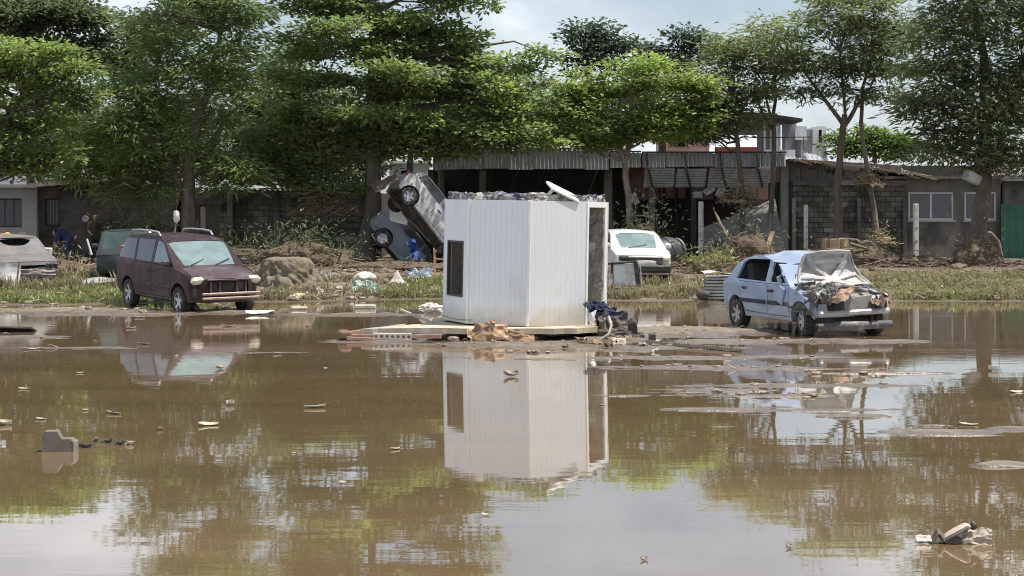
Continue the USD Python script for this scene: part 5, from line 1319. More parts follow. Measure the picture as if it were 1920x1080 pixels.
up_spec = dict(hatch, R=.32, zw=.30, screen_glass=GL_DARK, side_glass=GL_DARK, seats=(), dash=None, mirror=None)
t1 = upended('upended_car', 'white car standing on its nose against the almond tree trunk', SILV, (766, 368), 60.6, 52, -16, [('tail_light', rbox((-1.86, -.66, .84), (.08, .22, .18), None, .03), REDL)], up_spec, 8)
t1.part('spare_wheel', xf(lathe([(0, -.06), (.28, -.06), (.33, 0), (.28, .06), (0, .06)], 20, 'z'), rot('y', 0), (-1.45, .1, .22)), TYRE)
t1.part('exhaust', tube([(-1.8, .45, .2), (-1.3, .4, .18), (-.5, .3, .16), (.6, .1, .18)], .035, 7), RUST)
t1.part('fuel_tank', blob((-.75, 0, .22), (.4, .5, .12), 12, .06, 2), UNDER)
up2 = dict(old, R=.31, zw=.28, side_glass=GL_DARK, screen_glass=GL_DARK, seats=(), dash=None)
upended('upended_car', 'dark steel blue car jammed nose down beneath the upended white car', STEELB, (717, 447), 61.2, 50, -6, [], up2, 4)
single('rusty_sheet', crumple(P(722, 342, 60.3), (1.0, .7), rot('y', -30) @ rot('x', 30), 260, .10, 20, 1.8), mat('rust_sheet', (.16, .12, .095), (.10, .08, .065), 4, .9, .2), 'bent rusty sheet lodged between tree trunk and upended white car', 'metal sheet')
single('blue_cloth', crumple(P(774, 468, 59.6), (.26, .66), rot('x', 80) @ rot('z', 14), 262, .20, 24, 2.0), mat('blue_rag', (.05, .10, .27), (.035, .065, .17), 4, .9, .1), 'bright blue cloth hanging from the upended cars', 'cloth')

# car door leaning in front of the white hatchback
dc = P(1168, 544, 47.2) * [1, 1, 0] + [0, 0, .1]
th = Thing('loose_door', 'loose pale car door with black seals leaning before the white hatchback', 'car door', dc, rot('x', 14) @ rot('z', 4))
th.part('door_skin', thick(grid(lambda s, t: np.stack([-.25 + .66 * s - .02 * t, .03 * np.sin(s * PI) + .012 * fbm(np.stack([s * 3, t * 3, s * 0], -1), 3), .02 + .70 * t], -1), 14, 14), .03), mat('pale_door', (.62, .65, .66), (.52, .54, .55), 2.5, .4, .5, coat=.3, stain=(.35, .32, .28), sscale=3))
th.part('seal', cat([beam((-.29, 0, .0), (-.31, 0, .78), .05, .06), beam((.44, 0, .0), (.33, 0, .78), .11, .07), beam((-.42, 0, .74), (.36, 0, .78), .05, .05)]), BLACKP)
th.part('window_frame', cat([beam((-.52, .02, .0), (-.42, .02, .76), .04, .05), beam((.52, .02, .05), (.46, .02, .74), .03, .04)]), mat('pale_door', (.62, .65, .66)))
th.part('handle', rbox((.26, -.04, .06), (.13, .03, .05), None, .012), BLACKP)
single('bent_strip', crumple(P(1144, 530, 47.0), (.12, .5), rot('x', 78), 270, .04, 12, 1.6), DUSTW, 'bent white strip between kiosk edge and loose car door', 'metal strip')
# ---------------------------------------------------------------- rubble, litter and floating scraps
BRUSH = mat('dead_brush', (.20, .155, .11), (.11, .085, .062), 7, .95, .1)
BRUSH_L = mat('pale_straw', (.36, .30, .19), (.26, .21, .13), 6, .95, .1)
EARTH = mat('clay_heap', (.215, .18, .135), (.12, .10, .075), 3, .98, .1, bump=.03, bscale=9, stain=(.12, .10, .06), sscale=2.2, sat=(.5, .66))
SLABC = mat('broken_concrete', (.25, .245, .22), (.17, .165, .15), 2.4, .95, .1, bump=.015, bscale=14, stain=(.10, .095, .085), sscale=1.6)
BAGW = mat('white_sack', (.58, .55, .5), (.44, .41, .36), 4, .6, .3, stain=(.38, .32, .26), sscale=3.5, sat=(.56, .75))
SCRAP = mat('pale_scrap', (.43, .375, .305), (.31, .265, .21), 9, .6, .3, stain=(.26, .2, .15), sscale=8)
SCRAP_M = mat('muddy_scrap', (.26, .21, .165), (.17, .135, .105), 9, .5, .3)
CARD = mat('wet_cardboard', (.30, .20, .125), (.21, .14, .09), 4, .9, .2, stain=(.15, .105, .075), sscale=3)
TARPD = mat('dark_tarp', (.05, .045, .048), (.10, .085, .075), 3, .7, .3, stain=(.17, .13, .10), sscale=3)
NAVY = mat('navy_cloth', (.028, .032, .062), (.045, .048, .085), 4, .85, .2, stain=(.2, .21, .26), sscale=5, sat=(.56, .66))
gz = lambda x, y: float(ground_z(x, y))

def ground_pt(u, v, d=None):
    """The bank under the picture point (u, v): marched along the view ray."""
    if d is None:
        lo, hi = 38.0, 66.0
        for _ in range(40):
            m = (lo + hi) / 2
            p = P(u, v, m)
            lo, hi = (m, hi) if p[2] > gz(p[0], p[1]) else (lo, m)
        d = lo
    p = P(u, v, d)
    return np.array([p[0], d, gz(p[0], d)])

def sticks(r, c, R, n, L, rad, up=.25):
    out = []
    for _ in range(n):
        o = c + r.normal(size=3) * R * [.55, .55, .0]
        k = 1 - min(1, np.hypot((o[0] - c[0]) / R[0], (o[1] - c[1]) / R[1]))
        o[2] = c[2] + R[2] * k * r.uniform(.1, 1)
        a, e = r.uniform(0, 2 * PI), r.normal(0, up)
        l = L * r.uniform(.4, 1.2)
        dv = np.array([math.cos(a), math.sin(a), e]) * l / 2
        rr = rad * r.uniform(.5, 1.5)
        out.append(tube(bend(o - dv, o + dv, 0, 4, l * .06, r), [rr, rr * .9, rr * .7, rr * .3], 4))
    return cat(out)

def brush(name, label, c, R, n, L, rad, seed, leaves=0, m=None, lm=None, base=True):
    r = np.random.default_rng(seed)
    R = np.asarray(R, float)
    th = Thing(name, label, 'brush pile', c)
    m = m or BRUSH
    if base:
        b = blob(c + [0, 0, R[2] * .1], R * [.8, .8, .62], seed, .4, 3, 1.9)
        th.part('matted_core', b, mat('matted_litter', (.085, .066, .05), (.16, .125, .09), 7, .98, .05, bump=.05, bscale=14), world=True)
    for k in range(8):
        th.part('branch', sticks(r, c + [0, 0, R[2] * .2], R * .8, 1, L * 1.5, rad * 2.2), m, world=True)
    th.part('sticks', sticks(r, c, R, n, L, rad), m, world=True, kind='stuff')
    if leaves:
        o = c + r.normal(size=(leaves, 3)) * R * [.5, .5, .45] + [0, 0, R[2] * .5]
        dv = unit(r.normal(size=(leaves, 3)) + [0, 0, -.4])
        th.part('leaves', leaf_mesh(o, dv, unit(r.normal(size=(leaves, 3))), r.uniform(.1, .28, leaves), r.uniform(.025, .07, leaves)), lm or GR2, world=True, kind='stuff')
    return th

# earth heap with grass on it
c = ground_pt(540, 543)
hp = trimesh.creation.icosphere(5)
v = np.array(hp.vertices)
top = .42 * fbm(v * 2.4, 301)[:, None] + .34 * fbm(v * 7, 302, 4)[:, None]
v = v * (1 + top)
v[:, 2] = np.where(v[:, 2] > 0, np.minimum(v[:, 2] * 1.3, .78 + .22 * v[:, 2]) , v[:, 2] * .1)
v = v * [1.15 * 1.0, .9, 1.0]
v[:, 0] += .12 * (1 - v[:, 2]) * np.sign(v[:, 0]) * 1.0 + .3 * np.clip(.5 - v[:, 2], 0, 1) * (v[:, 0] > 0)
single('earth_heap', (v * [.76, .8, .92] + c + [-.08, .6, -.05], np.array(hp.faces)), EARTH, 'rounded heap of tan clay and roots right of the minivan', 'earth heap', smooth=True)
single('rubble_ridge', blob(ground_pt(600, 545) + [.3, .5, -.05], (1.5, .6, .26), 5, .5, 4, 2.5), EARTH, 'low clay ridge trailing right from the earth heap', 'earth heap', smooth=True)
single('rubble_ridge', blob(ground_pt(690, 532) + [.1, 1.5, -.02], (1.6, .5, .24), 6, .5, 4, 2.5), EARTH, 'low brown soil ridge under the white sacks', 'earth heap', smooth=True)

# sacks and litter on the bank
def sack(u, v, w, h, label, m, seed, name='sack', cat_='sack', d=.3):
    p = ground_pt(u, v)
    s = p[1] / F
    return single(name, blob(p + [0, .1, h * s * .42], (w * s / 2, d, h * s * .62), seed, .30, 3, 1.5), m, label, cat_, smooth=True)
sack(684, 530, 42, 20, 'rounded white sack on the soil ridge left of the cone shaped sack', BAGW, 401)
p = ground_pt(745, 536)
cone = trimesh.creation.cone(radius=.30, height=.42, sections=24).subdivide().subdivide()
cv = np.array(cone.vertices)
single('sack', (cv * [1, .7, 1] * (1 + .3 * fbm(cv * 5, 402)[:, None]) + p, np.array(cone.faces)), BAGW, 'white cone shaped sack beside the blue litter left of the kiosk', 'sack')
for k, (u, v, w, lab, m) in enumerate(((785, 525, .75, 'heap of blue and white plastic litter near the kiosk left edge', mat('blue_litter', (.16, .24, .36), (.55, .55, .53), 9, .5, .4)), (684, 553, .75, 'flattened pale green bag in the dry grass', mat('green_bag', (.36, .45, .38), (.27, .33, .27), 4, .5, .4)),
                                       (605, 527, .5, 'small greyish white bag right of the earth heap', BAGW), (590, 558, .5, 'pale torn bag at the water edge below the earth heap', SCRAP))):
    q = ground_pt(u, v)
    single('plastic_bag', crumple(q + [0, 0, .14], (w, w * .7), rot('x', 38 + 6 * k), 410 + k, .17, 24, 2.6), m, lab, 'plastic bag')
sack(560, 560, 34, 10, 'tan half buried sack at the water edge right of the minivan', mat('tan_sack', (.50, .44, .28), (.40, .35, .22), 4, .9, .2), 403, d=.25)
for u, v, w, h, lab in ((684, 573, 40, .09, 'pale foam block lying at the waterline between minivan and kiosk'), (560, 575, 30, .07, 'small cream foam block at the waterline right of the minivan')):
    q = G(u, v + 6)
    single('foam_block', rbox(q + [0, .12, h / 2], (w / F * q[1], .3, h), rot('z', 6), .02), mat('foam_white', (.46, .42, .35), (.34, .31, .255), 4, .8, .2, stain=(.25, .21, .16), sscale=4), lab, 'foam block')
q = G(487, 590)
single('foam_sheet', xf(crumple((0, 0, 0), (.62, .40), None, 420, .05, 16, 1.6), rot('z', 8), q + [0, 0, .07]), BAGW, 'crumpled white sheet floating at the nose of the minivan', 'foam sheet')
q = G(808, 588)
single('foam_scrap', blob(q + [0, .2, .08], (.26, .2, .14), 421, .55, 3, 2.6), BAGW, 'knobbly white foam lump at the waterline left of the kiosk', 'foam lump')
q = ground_pt(197, 541)
single('pale_sheet', thick(grid(lambda s, t: q + np.stack([-.70 + 1.5 * s, .5 * t, .10 + .16 * s + .10 * t + .05 * np.sin(s * 7) * t + .03 * fbm(np.stack([s * 5, t * 5, s * 0], -1), 8)], -1), 24, 10), .012), SHEET, 'bent pale metal sheet lying behind the minivan', 'metal sheet')
q = ground_pt(826, 512)
th = Thing('chair_frame', 'orange wooden chair frame standing at the left edge of the kiosk', 'chair', q)
for (x, y, t0) in ((-.17, -.15, .78), (.17, -.15, .5), (-.17, .2, .72), (.17, .2, .5)):
    th.part('leg', beam((x, y, 0), (x - .03 * (x < 0), y + .02, t0), .05, .05), WOOD_O)
for z in (.45, .70):
    th.part('rail', beam((-.19, -.15, z), (.2 if z < .6 else -.1, -.15, z - .03), .04, .05), WOOD_O)
th.part('rail', beam((-.19, -.15, .74), (-.19, .22, .68), .04, .05), WOOD_O)

# pole, rusty frame, perforated grate and rags round the kiosk
single('pole', tube([P(752, 581, 33.6), P(812, 606, 32.0)], [.028, .034], 8), mat('pale_pole', (.50, .43, .33), (.40, .34, .26), 6, .8, .2), 'pale straight pole slanting into the water left of the kiosk', 'pole')
single('wire', tube(bend(P(690, 545, 36.0), P(752, 582, 33.6), -.06, 8), .008, 4), STEEL, 'thin wire running from the bank to the tip of the pole', 'wire')
single('rope', tube(bend(P(826, 590, 31.6), P(884, 600, 30.9), -.03, 8), .007, 5), STEEL, 'thin dark cord sagging across the foot of the kiosk window wall', 'rope')
RUSTP = mat('pinkish_rust', (.40, .24, .18), (.30, .17, .125), 5, .8, .3, stain=(.46, .36, .29), sscale=3)
q = G(640, 636)
th = Thing('rusty_beams', 'pinkish rusty steel beams lying flat beside the foam slab', 'steel beams', q)
a, b = P(640, 627, 31.0), P(760, 611, 31.6)
th.part('beam', beam(a, b, .10, .07), RUSTP, world=True)
th.part('beam', beam(P(640, 631, 30.6), P(828, 631, 30.6), .09, .06), RUSTP, world=True)
th.part('beam', beam(P(650, 634, 30.4), P(705, 637, 30.4), .09, .05), RUSTP, world=True)
th.part('end_plate', rbox(P(646, 627, 30.7), (.20, .5, .14), rot('z', 12), .03), mat('dark_rust', (.13, .085, .06), (.2, .13, .09), 5, .9, .2), world=True)
q = G(735, 641)
th = Thing('perforated_grate', 'pale perforated strip with two rows of round holes by the rusty frame', 'grate', q)
for row, (u0, u1, vm, dd) in enumerate(((700, 772, 631, 30.55), (723, 768, 620, 31.0))):
    aa, bb = P(u0, vm, dd), P(u1, vm, dd)
    L, hgt, n = bb[0] - aa[0], (.125 if row == 0 else .085), (7 if row == 0 else 4)
    g = mbox((0, 0, 0), (L, .03, hgt))
    for k in range(n):
        g = g - m3.Manifold.cylinder(.2, .030, circular_segments=12).rotate((90, 0, 0)).translate((L * (k + .5) / n, .1, hgt * .55))
    th.part('strip', xf(vf(g), rot('x', 12) @ rot('y', 1), aa - [0, 0, hgt / 2]), mat('grate_white', (.60, .56, .50), (.5, .46, .41), 5, .6, .3), world=True)
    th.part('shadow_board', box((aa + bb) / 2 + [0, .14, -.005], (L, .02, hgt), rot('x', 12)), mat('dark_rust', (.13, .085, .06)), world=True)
q = G(930, 640)
th = Thing('wet_cardboard', 'heap of torn brown cardboard lying against the front of the slab', 'cardboard', q)
for k, (u, v, w, h, az, ti) in enumerate(((905, 622, .42, .34, -30, 62), (935, 622, .36, .3, 24, 70), (962, 628, .40, .24, -8, 52), (890, 628, .28, .22, 50, 66), (985, 634, .35, .2, 15, 40), (920, 612, .22, .24, -60, 74))):
    th.part('sheet', crumple(P(u, v, 30.35 + .04 * k), (w, h), rot('z', az) @ rot('x', ti), 430 + k, .05, 14, 1.7), [CARD, mat('tan_card', (.42, .29, .19), (.33, .225, .15), 4, .9, .2)][k % 2], world=True)
for k, (u, v, r_) in enumerate(((975, 634, .10), (1000, 636, .07), (850, 638, .07), (838, 635, .05), (1015, 632, .06))):
    single('stone', blob(G(u, v + 2) + [0, .1, .03], (r_ * 1.5, r_, r_ * .8), 440 + k, .3, 2, 1.6), SCRAP_M, ['large grey mud lump by the cardboard heap', 'smaller mud lump right of the cardboard heap', 'brown lump under the left end of the slab', 'small brown lump by the end of the rusty beam', 'muddy lump under the middle of the slab'][k], 'mud lump')
q = G(1150, 642)
th = Thing('rag_heap', 'heap of muddy rags and tarp spilling from the kiosk doorway', 'rags', q)
for k, (u, v, w, h, az, ti, m) in enumerate(((1120, 575, .40, .22, 20, 40, NAVY), (1135, 590, .36, .30, -20, 64, NAVY), (1150, 608, .55, .46, 10, 70, TARPD), (1168, 618, .55, .40, -30, 62, TARPD), (1128, 622, .30, .42, 40, 76, CARD), (1185, 632, .45, .25, 10, 40, TARPD), (1145, 600, .28, .3, 60, 70, SCRAP_M), (1110, 570, .3, .16, 0, 30, NAVY))):
    th.part('rag', crumple(P(u, v, 31.25 - .06 * (k % 3)), (w, h), rot('z', az) @ rot('x', ti), 450 + k, .09, 18, 2.2), m, world=True)
th.part('core', blob(P(1155, 628, 31.5), (.42, .35, .26), 12, .3, 3), SCRAP_M, world=True)
single('pale_strap', tube([P(1141, 594, 30.95), P(1146, 610, 30.8), P(1142, 626, 30.75), P(1124, 638, 30.7)], [.03, .03, .028, .02], 7), SCRAP, 'pale curved strap hanging over the rag heap', 'strap', smooth=True)
q = G(1300, 652)
th = Thing('drain_grate', 'long dark slotted drain channel half sunk in mud right of the kiosk', 'drain channel', q)
a, b = G(1212, 645), G(1392, 660)
a[2] = b[2] = .035
th.part('rail', beam(a + [0, -.06, 0], b + [0, -.06, 0], .02, .045), SCRAP_M, world=True)
th.part('rail', beam(a + [0, .10, 0], b + [0, .10, 0], .02, .05), STEEL, world=True)
n = 34
for k in range(n):
    c0 = a + (b - a) * (k + .5) / n
    th.part('slat', box(c0 + [0, .02, .012], (.022, .15, .03)), SCRAP_M if k % 5 else STEEL, world=True)
single('plank_end', rbox(G(1223, 640) + [0, 0, .07], (.12, .2, .15), None, .02), TARPD, 'short dark block at the left end of the drain channel', 'block')
for k, (u, v, w) in enumerate(((1160, 640, .25), (1180, 636, .2), (1120, 645, .22), (1205, 650, .18), (1090, 640, .2), (1140, 650, .16), (1230, 660, .14), (1060, 652, .2))):
    single('torn_scrap', crumple(G(u, v) + [0, 0, .04], (w, w * .7), rot('z', 40 * k) @ rot('x', 20), 470 + k, .05, 10, 1.8), [SCRAP, SCRAP_M, CARD][k % 3], ['pale scrap beside the rag heap', 'muddy scrap right of the rag heap', 'brown scrap before the kiosk corner', 'pale scrap at the left end of the drain channel', 'muddy scrap below the kiosk corner', 'brown scrap between rag heap and open water', 'pale scrap in front of the drain channel', 'muddy scrap in the shallows right of the kiosk middle'][k], 'scrap')

# stack of pale panels behind the sedan
q = D(563)
c0 = P(1350, 563, q) * [1, 1, 0]
th = Thing('panel_stack', 'stack of silvery ribbed panels left behind the blue sedan', 'panel stack', c0)
for k in range(7):
    th.part('panel', xf(corr(.86 + .03 * (k % 2), .62, .12, .010, False, wob=.02), rot('z', 3 * (k % 3) - 4) @ rot('x', -86), (-.43 + .012 * k, -.05, .06 + .082 * k)), mat('silver_panel', (.46, .46, .46), (.33, .32, .31), 2, .5, .4, metal=.3, stain=(.25, .22, .19), sscale=3))
    th.part('panel_edge', rbox((.01 * k, -.06, .055 + .082 * k), (.84, .03, .06), rot('z', 3 * (k % 3) - 4), .01), mat('silver_panel', (.46, .46, .46)))
th.part('panel', xf(crumple((0, 0, 0), (.98, .6), None, 481, .06, 18, 1.4), rot('y', 3), (.06, .1, .70)), BAGW, label='crumpled white top sheet')
single('bumper_piece', xf(lathe([(.06, -.17), (.12, -.14), (.125, .06), (.09, .14), (.05, .13), (.06, -.17)], 16), rot('z', 80) @ rot('x', 12), P(1318, 553, q - .3)), BLACKP, 'dark moulded bumper piece at the left end of the panel stack', 'bumper piece', smooth=35)

# the fine flood litter that nobody could count
def litter(name, label, n, ur, yr, seed, m, size):
    r = np.random.default_rng(seed)
    out = []
    for k in range(n):
        y = r.uniform(*yr)
        x = (r.uniform(*ur) - 960) / F * y
        if y < shore(x) + .05:
            continue
        c = np.array([x, y, gz(x, y)])
        l = size * r.uniform(.4, 1.6)
        a = r.uniform(0, 2 * PI)
        dv = np.array([math.cos(a), math.sin(a), r.normal(0, .25)]) * l / 2
        if k % 3:
            out.append(tube(bend(c - dv + [0, 0, .04], c + dv + [0, 0, .07], .03, 4, l * .06, r), [.014, .016, .012, .006], 4))
        else:
            out.append(blob(c + [0, 0, .03], np.array([l * .35, l * .28, l * .16]) * r.uniform(.5, 1.1), seed + k, .5, 1, 2))
    single(name, cat(out), m, label, 'litter', kind='stuff')
litter('flood_litter', 'fine twigs and mud lumps strewn over the bank left of the kiosk', 330, (470, 830), (42, 56), 801, BRUSH, .5)
litter('flood_litter', 'pale bits of rubbish strewn over the bank left of the kiosk', 70, (470, 830), (42, 54), 802, SCRAP, .35)
litter('flood_litter', 'brown twigs and clods strewn around the burnt grey car', 200, (-40, 240), (43, 58), 803, BRUSH, .5)
litter('flood_litter', 'twigs and clods strewn between the white hatchback and the blue sedan', 200, (1130, 1400), (44, 60), 804, BRUSH, .5)
litter('flood_litter', 'dead twigs lying on the straw grass of the right bank', 220, (1600, 1960), (43, 60), 805, BRUSH, .6)
litter('flood_litter', 'pale rags and paper bits caught on the right bank', 46, (1500, 1960), (44, 62), 806, SCRAP, .3)
def shoal_litter(name, label, n, ur, vr, seed, m, size):
    r = np.random.default_rng(seed)
    out = []
    for k in range(n * 6):
        q = G(r.uniform(*ur), r.uniform(*vr))
        z = gz(q[0], q[1])
        if z < .006 or len(out) >= n:
            continue
        l = size * r.uniform(.3, 1.5)
        a = r.uniform(0, 2 * PI)
        dv = np.array([math.cos(a), math.sin(a), r.normal(0, .12)]) * l / 2
        c = np.array([q[0], q[1], z])
        if k % 3 == 0:
            out.append(tube(bend(c - dv + [0, 0, .01], c + dv + [0, 0, .03], .02, 4, l * .06, r), [.007, .009, .007, .004], 4))
        else:
            out.append(blob(c + [0, 0, .008], np.array([l * .3, l * .24, l * .12]), seed + k, .55, 1, 2))
    single(name, cat(out), m, label, 'litter', kind='stuff')
shoal_litter('shoal_litter', 'dark clods and twigs on the mud banks around the kiosk and sedan', 130, (640, 1700), (606, 760), 821, SCRAP_M, .17)
shoal_litter('shoal_litter', 'pale crumbs and scraps on the mud banks around the kiosk and sedan', 26, (640, 1700), (606, 760), 822, SCRAP, .14)
shoal_litter('shoal_litter', 'dark crumbs on the mud strip in front of the minivan', 60, (0, 560), (570, 660), 823, SCRAP_M, .22)
litter('mud_clods', 'dark clods lying along the muddy waterline', 260, (-20, 1940), (41.5, 44.5), 807, SCRAP_M, .35)

# black water tank
tk = ground_pt(1252, 503)
prof = [(.0, -.62), (.40, -.60), (.50, -.52), (.52, -.3), (.545, -.28), (.52, -.26), (.52, 0), (.545, .02), (.52, .04), (.52, .22), (.46, .40), (.32, .52), (.30, .54), (.30, .62), (.33, .63), (.33, .68), (.27, .69), (.24, .6), (.24, .45), (0, .44)]
th = Thing('water_tank', 'black ribbed plastic water tank lying on its side right of the white hatchback', 'water tank', tk + [-.1, .3, .46], rot('z', -52) @ rot('x', 14))
th.part('tank', lathe(prof, 36), mat('black_tank', (.028, .029, .032), (.045, .045, .047), 3, .5, .4, stain=(.11, .10, .09), sscale=2), smooth=30)
for k in range(8):
    a = 2 * PI * k / 8
    th.part('rib', beam((.525 * math.cos(a), -.5, .525 * math.sin(a)), (.525 * math.cos(a), .2, .525 * math.sin(a)), .03, .03), mat('black_tank', (.028, .029, .032)))
th.part('rim', xf(lathe([(.30, .60), (.36, .62), (.36, .69), (.30, .70), (.30, .60)], 30)), mat('grey_rim', (.10, .10, .10), (.15, .14, .13), 4, .6, .3))

# leaning concrete slab, plank, brush around it
a = ground_pt(1392, 492)
th = Thing('fallen_roof_slab', 'large broken concrete roof slab leaning from the post into the brush', 'concrete slab', a)
sl = thick(grid(lambda s, t: np.stack([P(1318, 470, 64)[0] + s * (P(1462, 430, 64)[0] - P(1318, 470, 64)[0]), 62.2 + 3.0 * t + .05 * fbm(np.stack([s * 6, t * 6, 0 * s], -1), 5),
     HC - (488 - (58 + 58 * s) * t - HV) * 63 / F * 1.0 + .06 * fbm(np.stack([s * 5, t * 5, s * 0], -1), 6)], -1), 26, 20), .16)
th.part('slab', sl, SLABC, world=True)
for k in range(5):
    th.part('ridge', beam(P(1345 + 24 * k, 474 - 3 * k, 62.3), P(1350 + 24 * k, 434 - 9 * k, 64.6), .08, .08), SLABC, world=True)
th.part('rebar', tube(bend(P(1400, 395, 64.9), P(1432, 352, 64.6), .1, 6), .014, 5), RUST, world=True)
single('plank', beam(P(1434, 478, 61.6), P(1449, 434, 62.0), .16, .05), mat('fresh_plank', (.46, .34, .25), (.36, .26, .19), 6, .8, .2), 'reddish brown plank leaning upright in the brush behind the sedan', 'plank')
single('branch', tube(bend(P(1340, 397, 62.2), P(1376, 466, 61.6), .02, 7, .03), [.02, .05, .055, .05, .05, .045, .04], 6), BARK_PALE, 'pale broken branch leaning over the fallen roof slab', 'branch')
brush('brush_pile', 'tangled pile of branches and roots heaped on the fallen roof slab', ground_pt(1405, 492) + [0, .6, .1], (1.2, .8, 1.25), 120, .9, .018, 501, 220)
brush('brush_pile', 'light green uprooted cane heap directly behind the silver panels', ground_pt(1345, 512) + [0, .3, 0], (1.0, .6, .6), 60, .7, .012, 502, 700, BRUSH_L, GR1)
brush('brush_pile', 'dark root mass between the planter and the leaning tree', ground_pt(1620, 502) + [0, .8, 0], (1.7, .8, .9), 150, 1.1, .02, 503, 60)
brush('brush_pile', 'round tangle of dark roots below the second white window', ground_pt(1838, 500) + [.1, .8, 0], (1.0, .7, 1.1), 130, .9, .016, 504, 60)
brush('brush_pile', 'low twiggy litter heap under the first white window', ground_pt(1740, 502) + [0, .8, 0], (1.2, .6, .45), 90, .8, .016, 505, 60)
brush('brush_pile', 'dry straw and stick heap before the left house', ground_pt(105, 520) + [0, .6, 0], (1.1, .7, .65), 110, .8, .016, 506, 260, BRUSH_L)
brush('brush_pile', 'heap of splintered boards and sticks behind the burnt grey car', ground_pt(75, 498) + [0, 1.4, 0], (1.3, .6, .6), 70, 1.1, .022, 507, 40)
brush('brush_pile', 'dark bush litter piled along the shaded block house', ground_pt(560, 503) + [0, 1.6, .0], (2.0, .8, 1.1), 200, 1.1, .018, 508, 1000, None, LV_DARK)
brush('brush_pile', 'leafy flood litter hanging round the forked tree foot', ground_pt(290, 492, 60.5), (1.5, .8, 1.9), 150, 1.2, .016, 509, 2000, None, LV_DARK)
brush('brush_pile', 'dark litter packed between block house wall and minivan', ground_pt(440, 500) + [0, 2.4, .0], (1.9, .8, .75), 160, 1.1, .018, 510, 600, None, LV_DARK)
brush('brush_pile', 'brown twig drift along the foot of the upended cars', ground_pt(735, 508) + [0, .3, .0], (2.1, .6, .35), 130, .8, .014, 511, 80)
brush('brush_pile', 'broken timber and twigs right of the black water tank', ground_pt(1295, 505) + [0, .6, 0], (.8, .5, .4), 40, .9, .03, 512, 20)
brush('brush_pile', 'dark shrub litter under the canopy behind the water tank', ground_pt(1205, 470, 62.0), (1.1, .7, 1.7), 160, 1.1, .015, 513, 700, None, LV_DARK)
brush('brush_pile', 'grey brush left of the pale concrete column', ground_pt(1445, 488) + [0, 1.0, 0], (.8, .6, .9), 80, .9, .015, 514, 80)
brush('brush_pile', 'straggly brush hanging from the thin stems over the slab', P(1385, 378, 62.8), (.55, .4, .85), 90, .9, .012, 515, 200, BRUSH, GR2, False)
brush('brush_pile', 'flood straw wrapped round the leaning tree below its crook', P(1627, 345, 63.3), (.28, .25, .5), 60, .7, .01, 516, 160, BRUSH_L, GR2, False)
brush('brush_pile', 'straw collar round the foot of the leaning tree', P(1647, 455, 63.3), (.45, .35, .5), 70, .7, .012, 517, 160, BRUSH_L, GR2, False)
brush('brush_pile', 'pale vines draped over the trunk left of the forked tree', P(268, 360, 60.2), (.55, .4, 1.2), 50, 1.2, .01, 518, 700, BRUSH_L, leaf_mat('pale_vine', (.09, .11, .05), (.22, .24, .12), 1.3, 1.0), False)
brush('brush_pile', 'dry tangle caught in the low branches of the huge right tree', P(1850, 325, 57.8), (.9, .5, .6), 120, 1.1, .012, 519, 400, BRUSH, LV_DARK, False)
brush('brush_pile', 'hanging brown tangle beside the almond tree trunk', P(610, 395, 61.5), (.9, .5, 1.3), 130, 1.3, .014, 520, 500, BRUSH, LV_DARK, False)
single('branch', tube(bend(P(1590, 448, 62), P(1690, 492, 61.5), .25, 8, .05), np.linspace(.05, .02, 8), 6), BARK_PALE, 'long bare branch sagging from the leaning tree over the roots', 'branch')
single('hoop', tube([P(u, v, 60.8) for u, v in ((1822, 446), (1840, 436), (1858, 437), (1872, 452), (1878, 478), (1880, 494))], [.05, .06, .06, .06, .05, .045], 7), WOOD, 'curved grey branch arching over the round root tangle', 'branch', smooth=True)
single('plastic_tub', rbox(P(1822, 333, 57.4), (.56, .42, .34), rot('y', 24) @ rot('z', 20), .05), mat('grey_tub', (.40, .39, .37), (.32, .31, .29), 3, .7, .3, stain=(.24, .21, .18)), 'pale grey box lodged in the branches above the second window', 'box')
for k, (u, v, w, lab) in enumerate(((648, 470, 60, 'pale broken sheet lying before the shaded wall left of the almond trunk'), (660, 448, 44, 'narrow light board above the pale sheet left of the almond trunk'))):
    a = P(u - w / 2, v, 64.0); b = P(u + w / 2, v + 2, 64.0)
    single('board', beam(a, b, .3, .16), mat('pale_board', (.36, .34, .31), (.25, .235, .21), 3, .9, .2), lab, 'board')
single('tan_panel', thick(grid(lambda s, t: P(575, 402, 62.5) + np.stack([.45 * s * (.6 + .4 * t), .05 * fbm(np.stack([s * 4, t * 4, s * 0], -1), 2), .95 * t], -1), 10, 12), .03), mat('tan_sheet', (.42, .34, .26), (.33, .27, .2), 4, .9, .2), 'tan torn sheet standing among the trees before the block house', 'sheet')
single('orange_tarp', blob(P(8, 462, 52.5), (.34, .3, .42), 533, .3, 3), mat('orange_sheet', (.52, .26, .10), (.42, .20, .08), 3, .8, .3), 'orange sheet bundled behind the roof of the burnt grey car', 'tarp', smooth=True)
single('white_board', rbox(P(70, 470, 52.0), (.85, .3, .22), rot('y', 4), .03), mat('cream_board', (.50, .47, .38), (.42, .39, .31), 3, .9, .2), 'cream boards stacked right of the burnt grey car', 'boards')
single('paper_disc', lathe([(0, -.02), (.12, -.02), (.12, .02), (0, .02)], 18) and xf(lathe([(0, -.02), (.12, -.02), (.12, .02), (0, .02)], 18), None, P(160, 410, 65.5)), CONC_L, 'round pale plate hanging on the dark house wall', 'plate')
th = Thing('bag_on_stake', 'pale bag caught on a short stake seen above the minivan roof', 'bag', P(330, 446, 55) * [1, 1, 0] + [0, 0, .3])
th.part('bag', blob(P(331, 406, 55), (.10, .07, .20), 77, .35, 3, 1.6), mat('torn_plastic', (.55, .53, .5)), world=True, smooth=True)
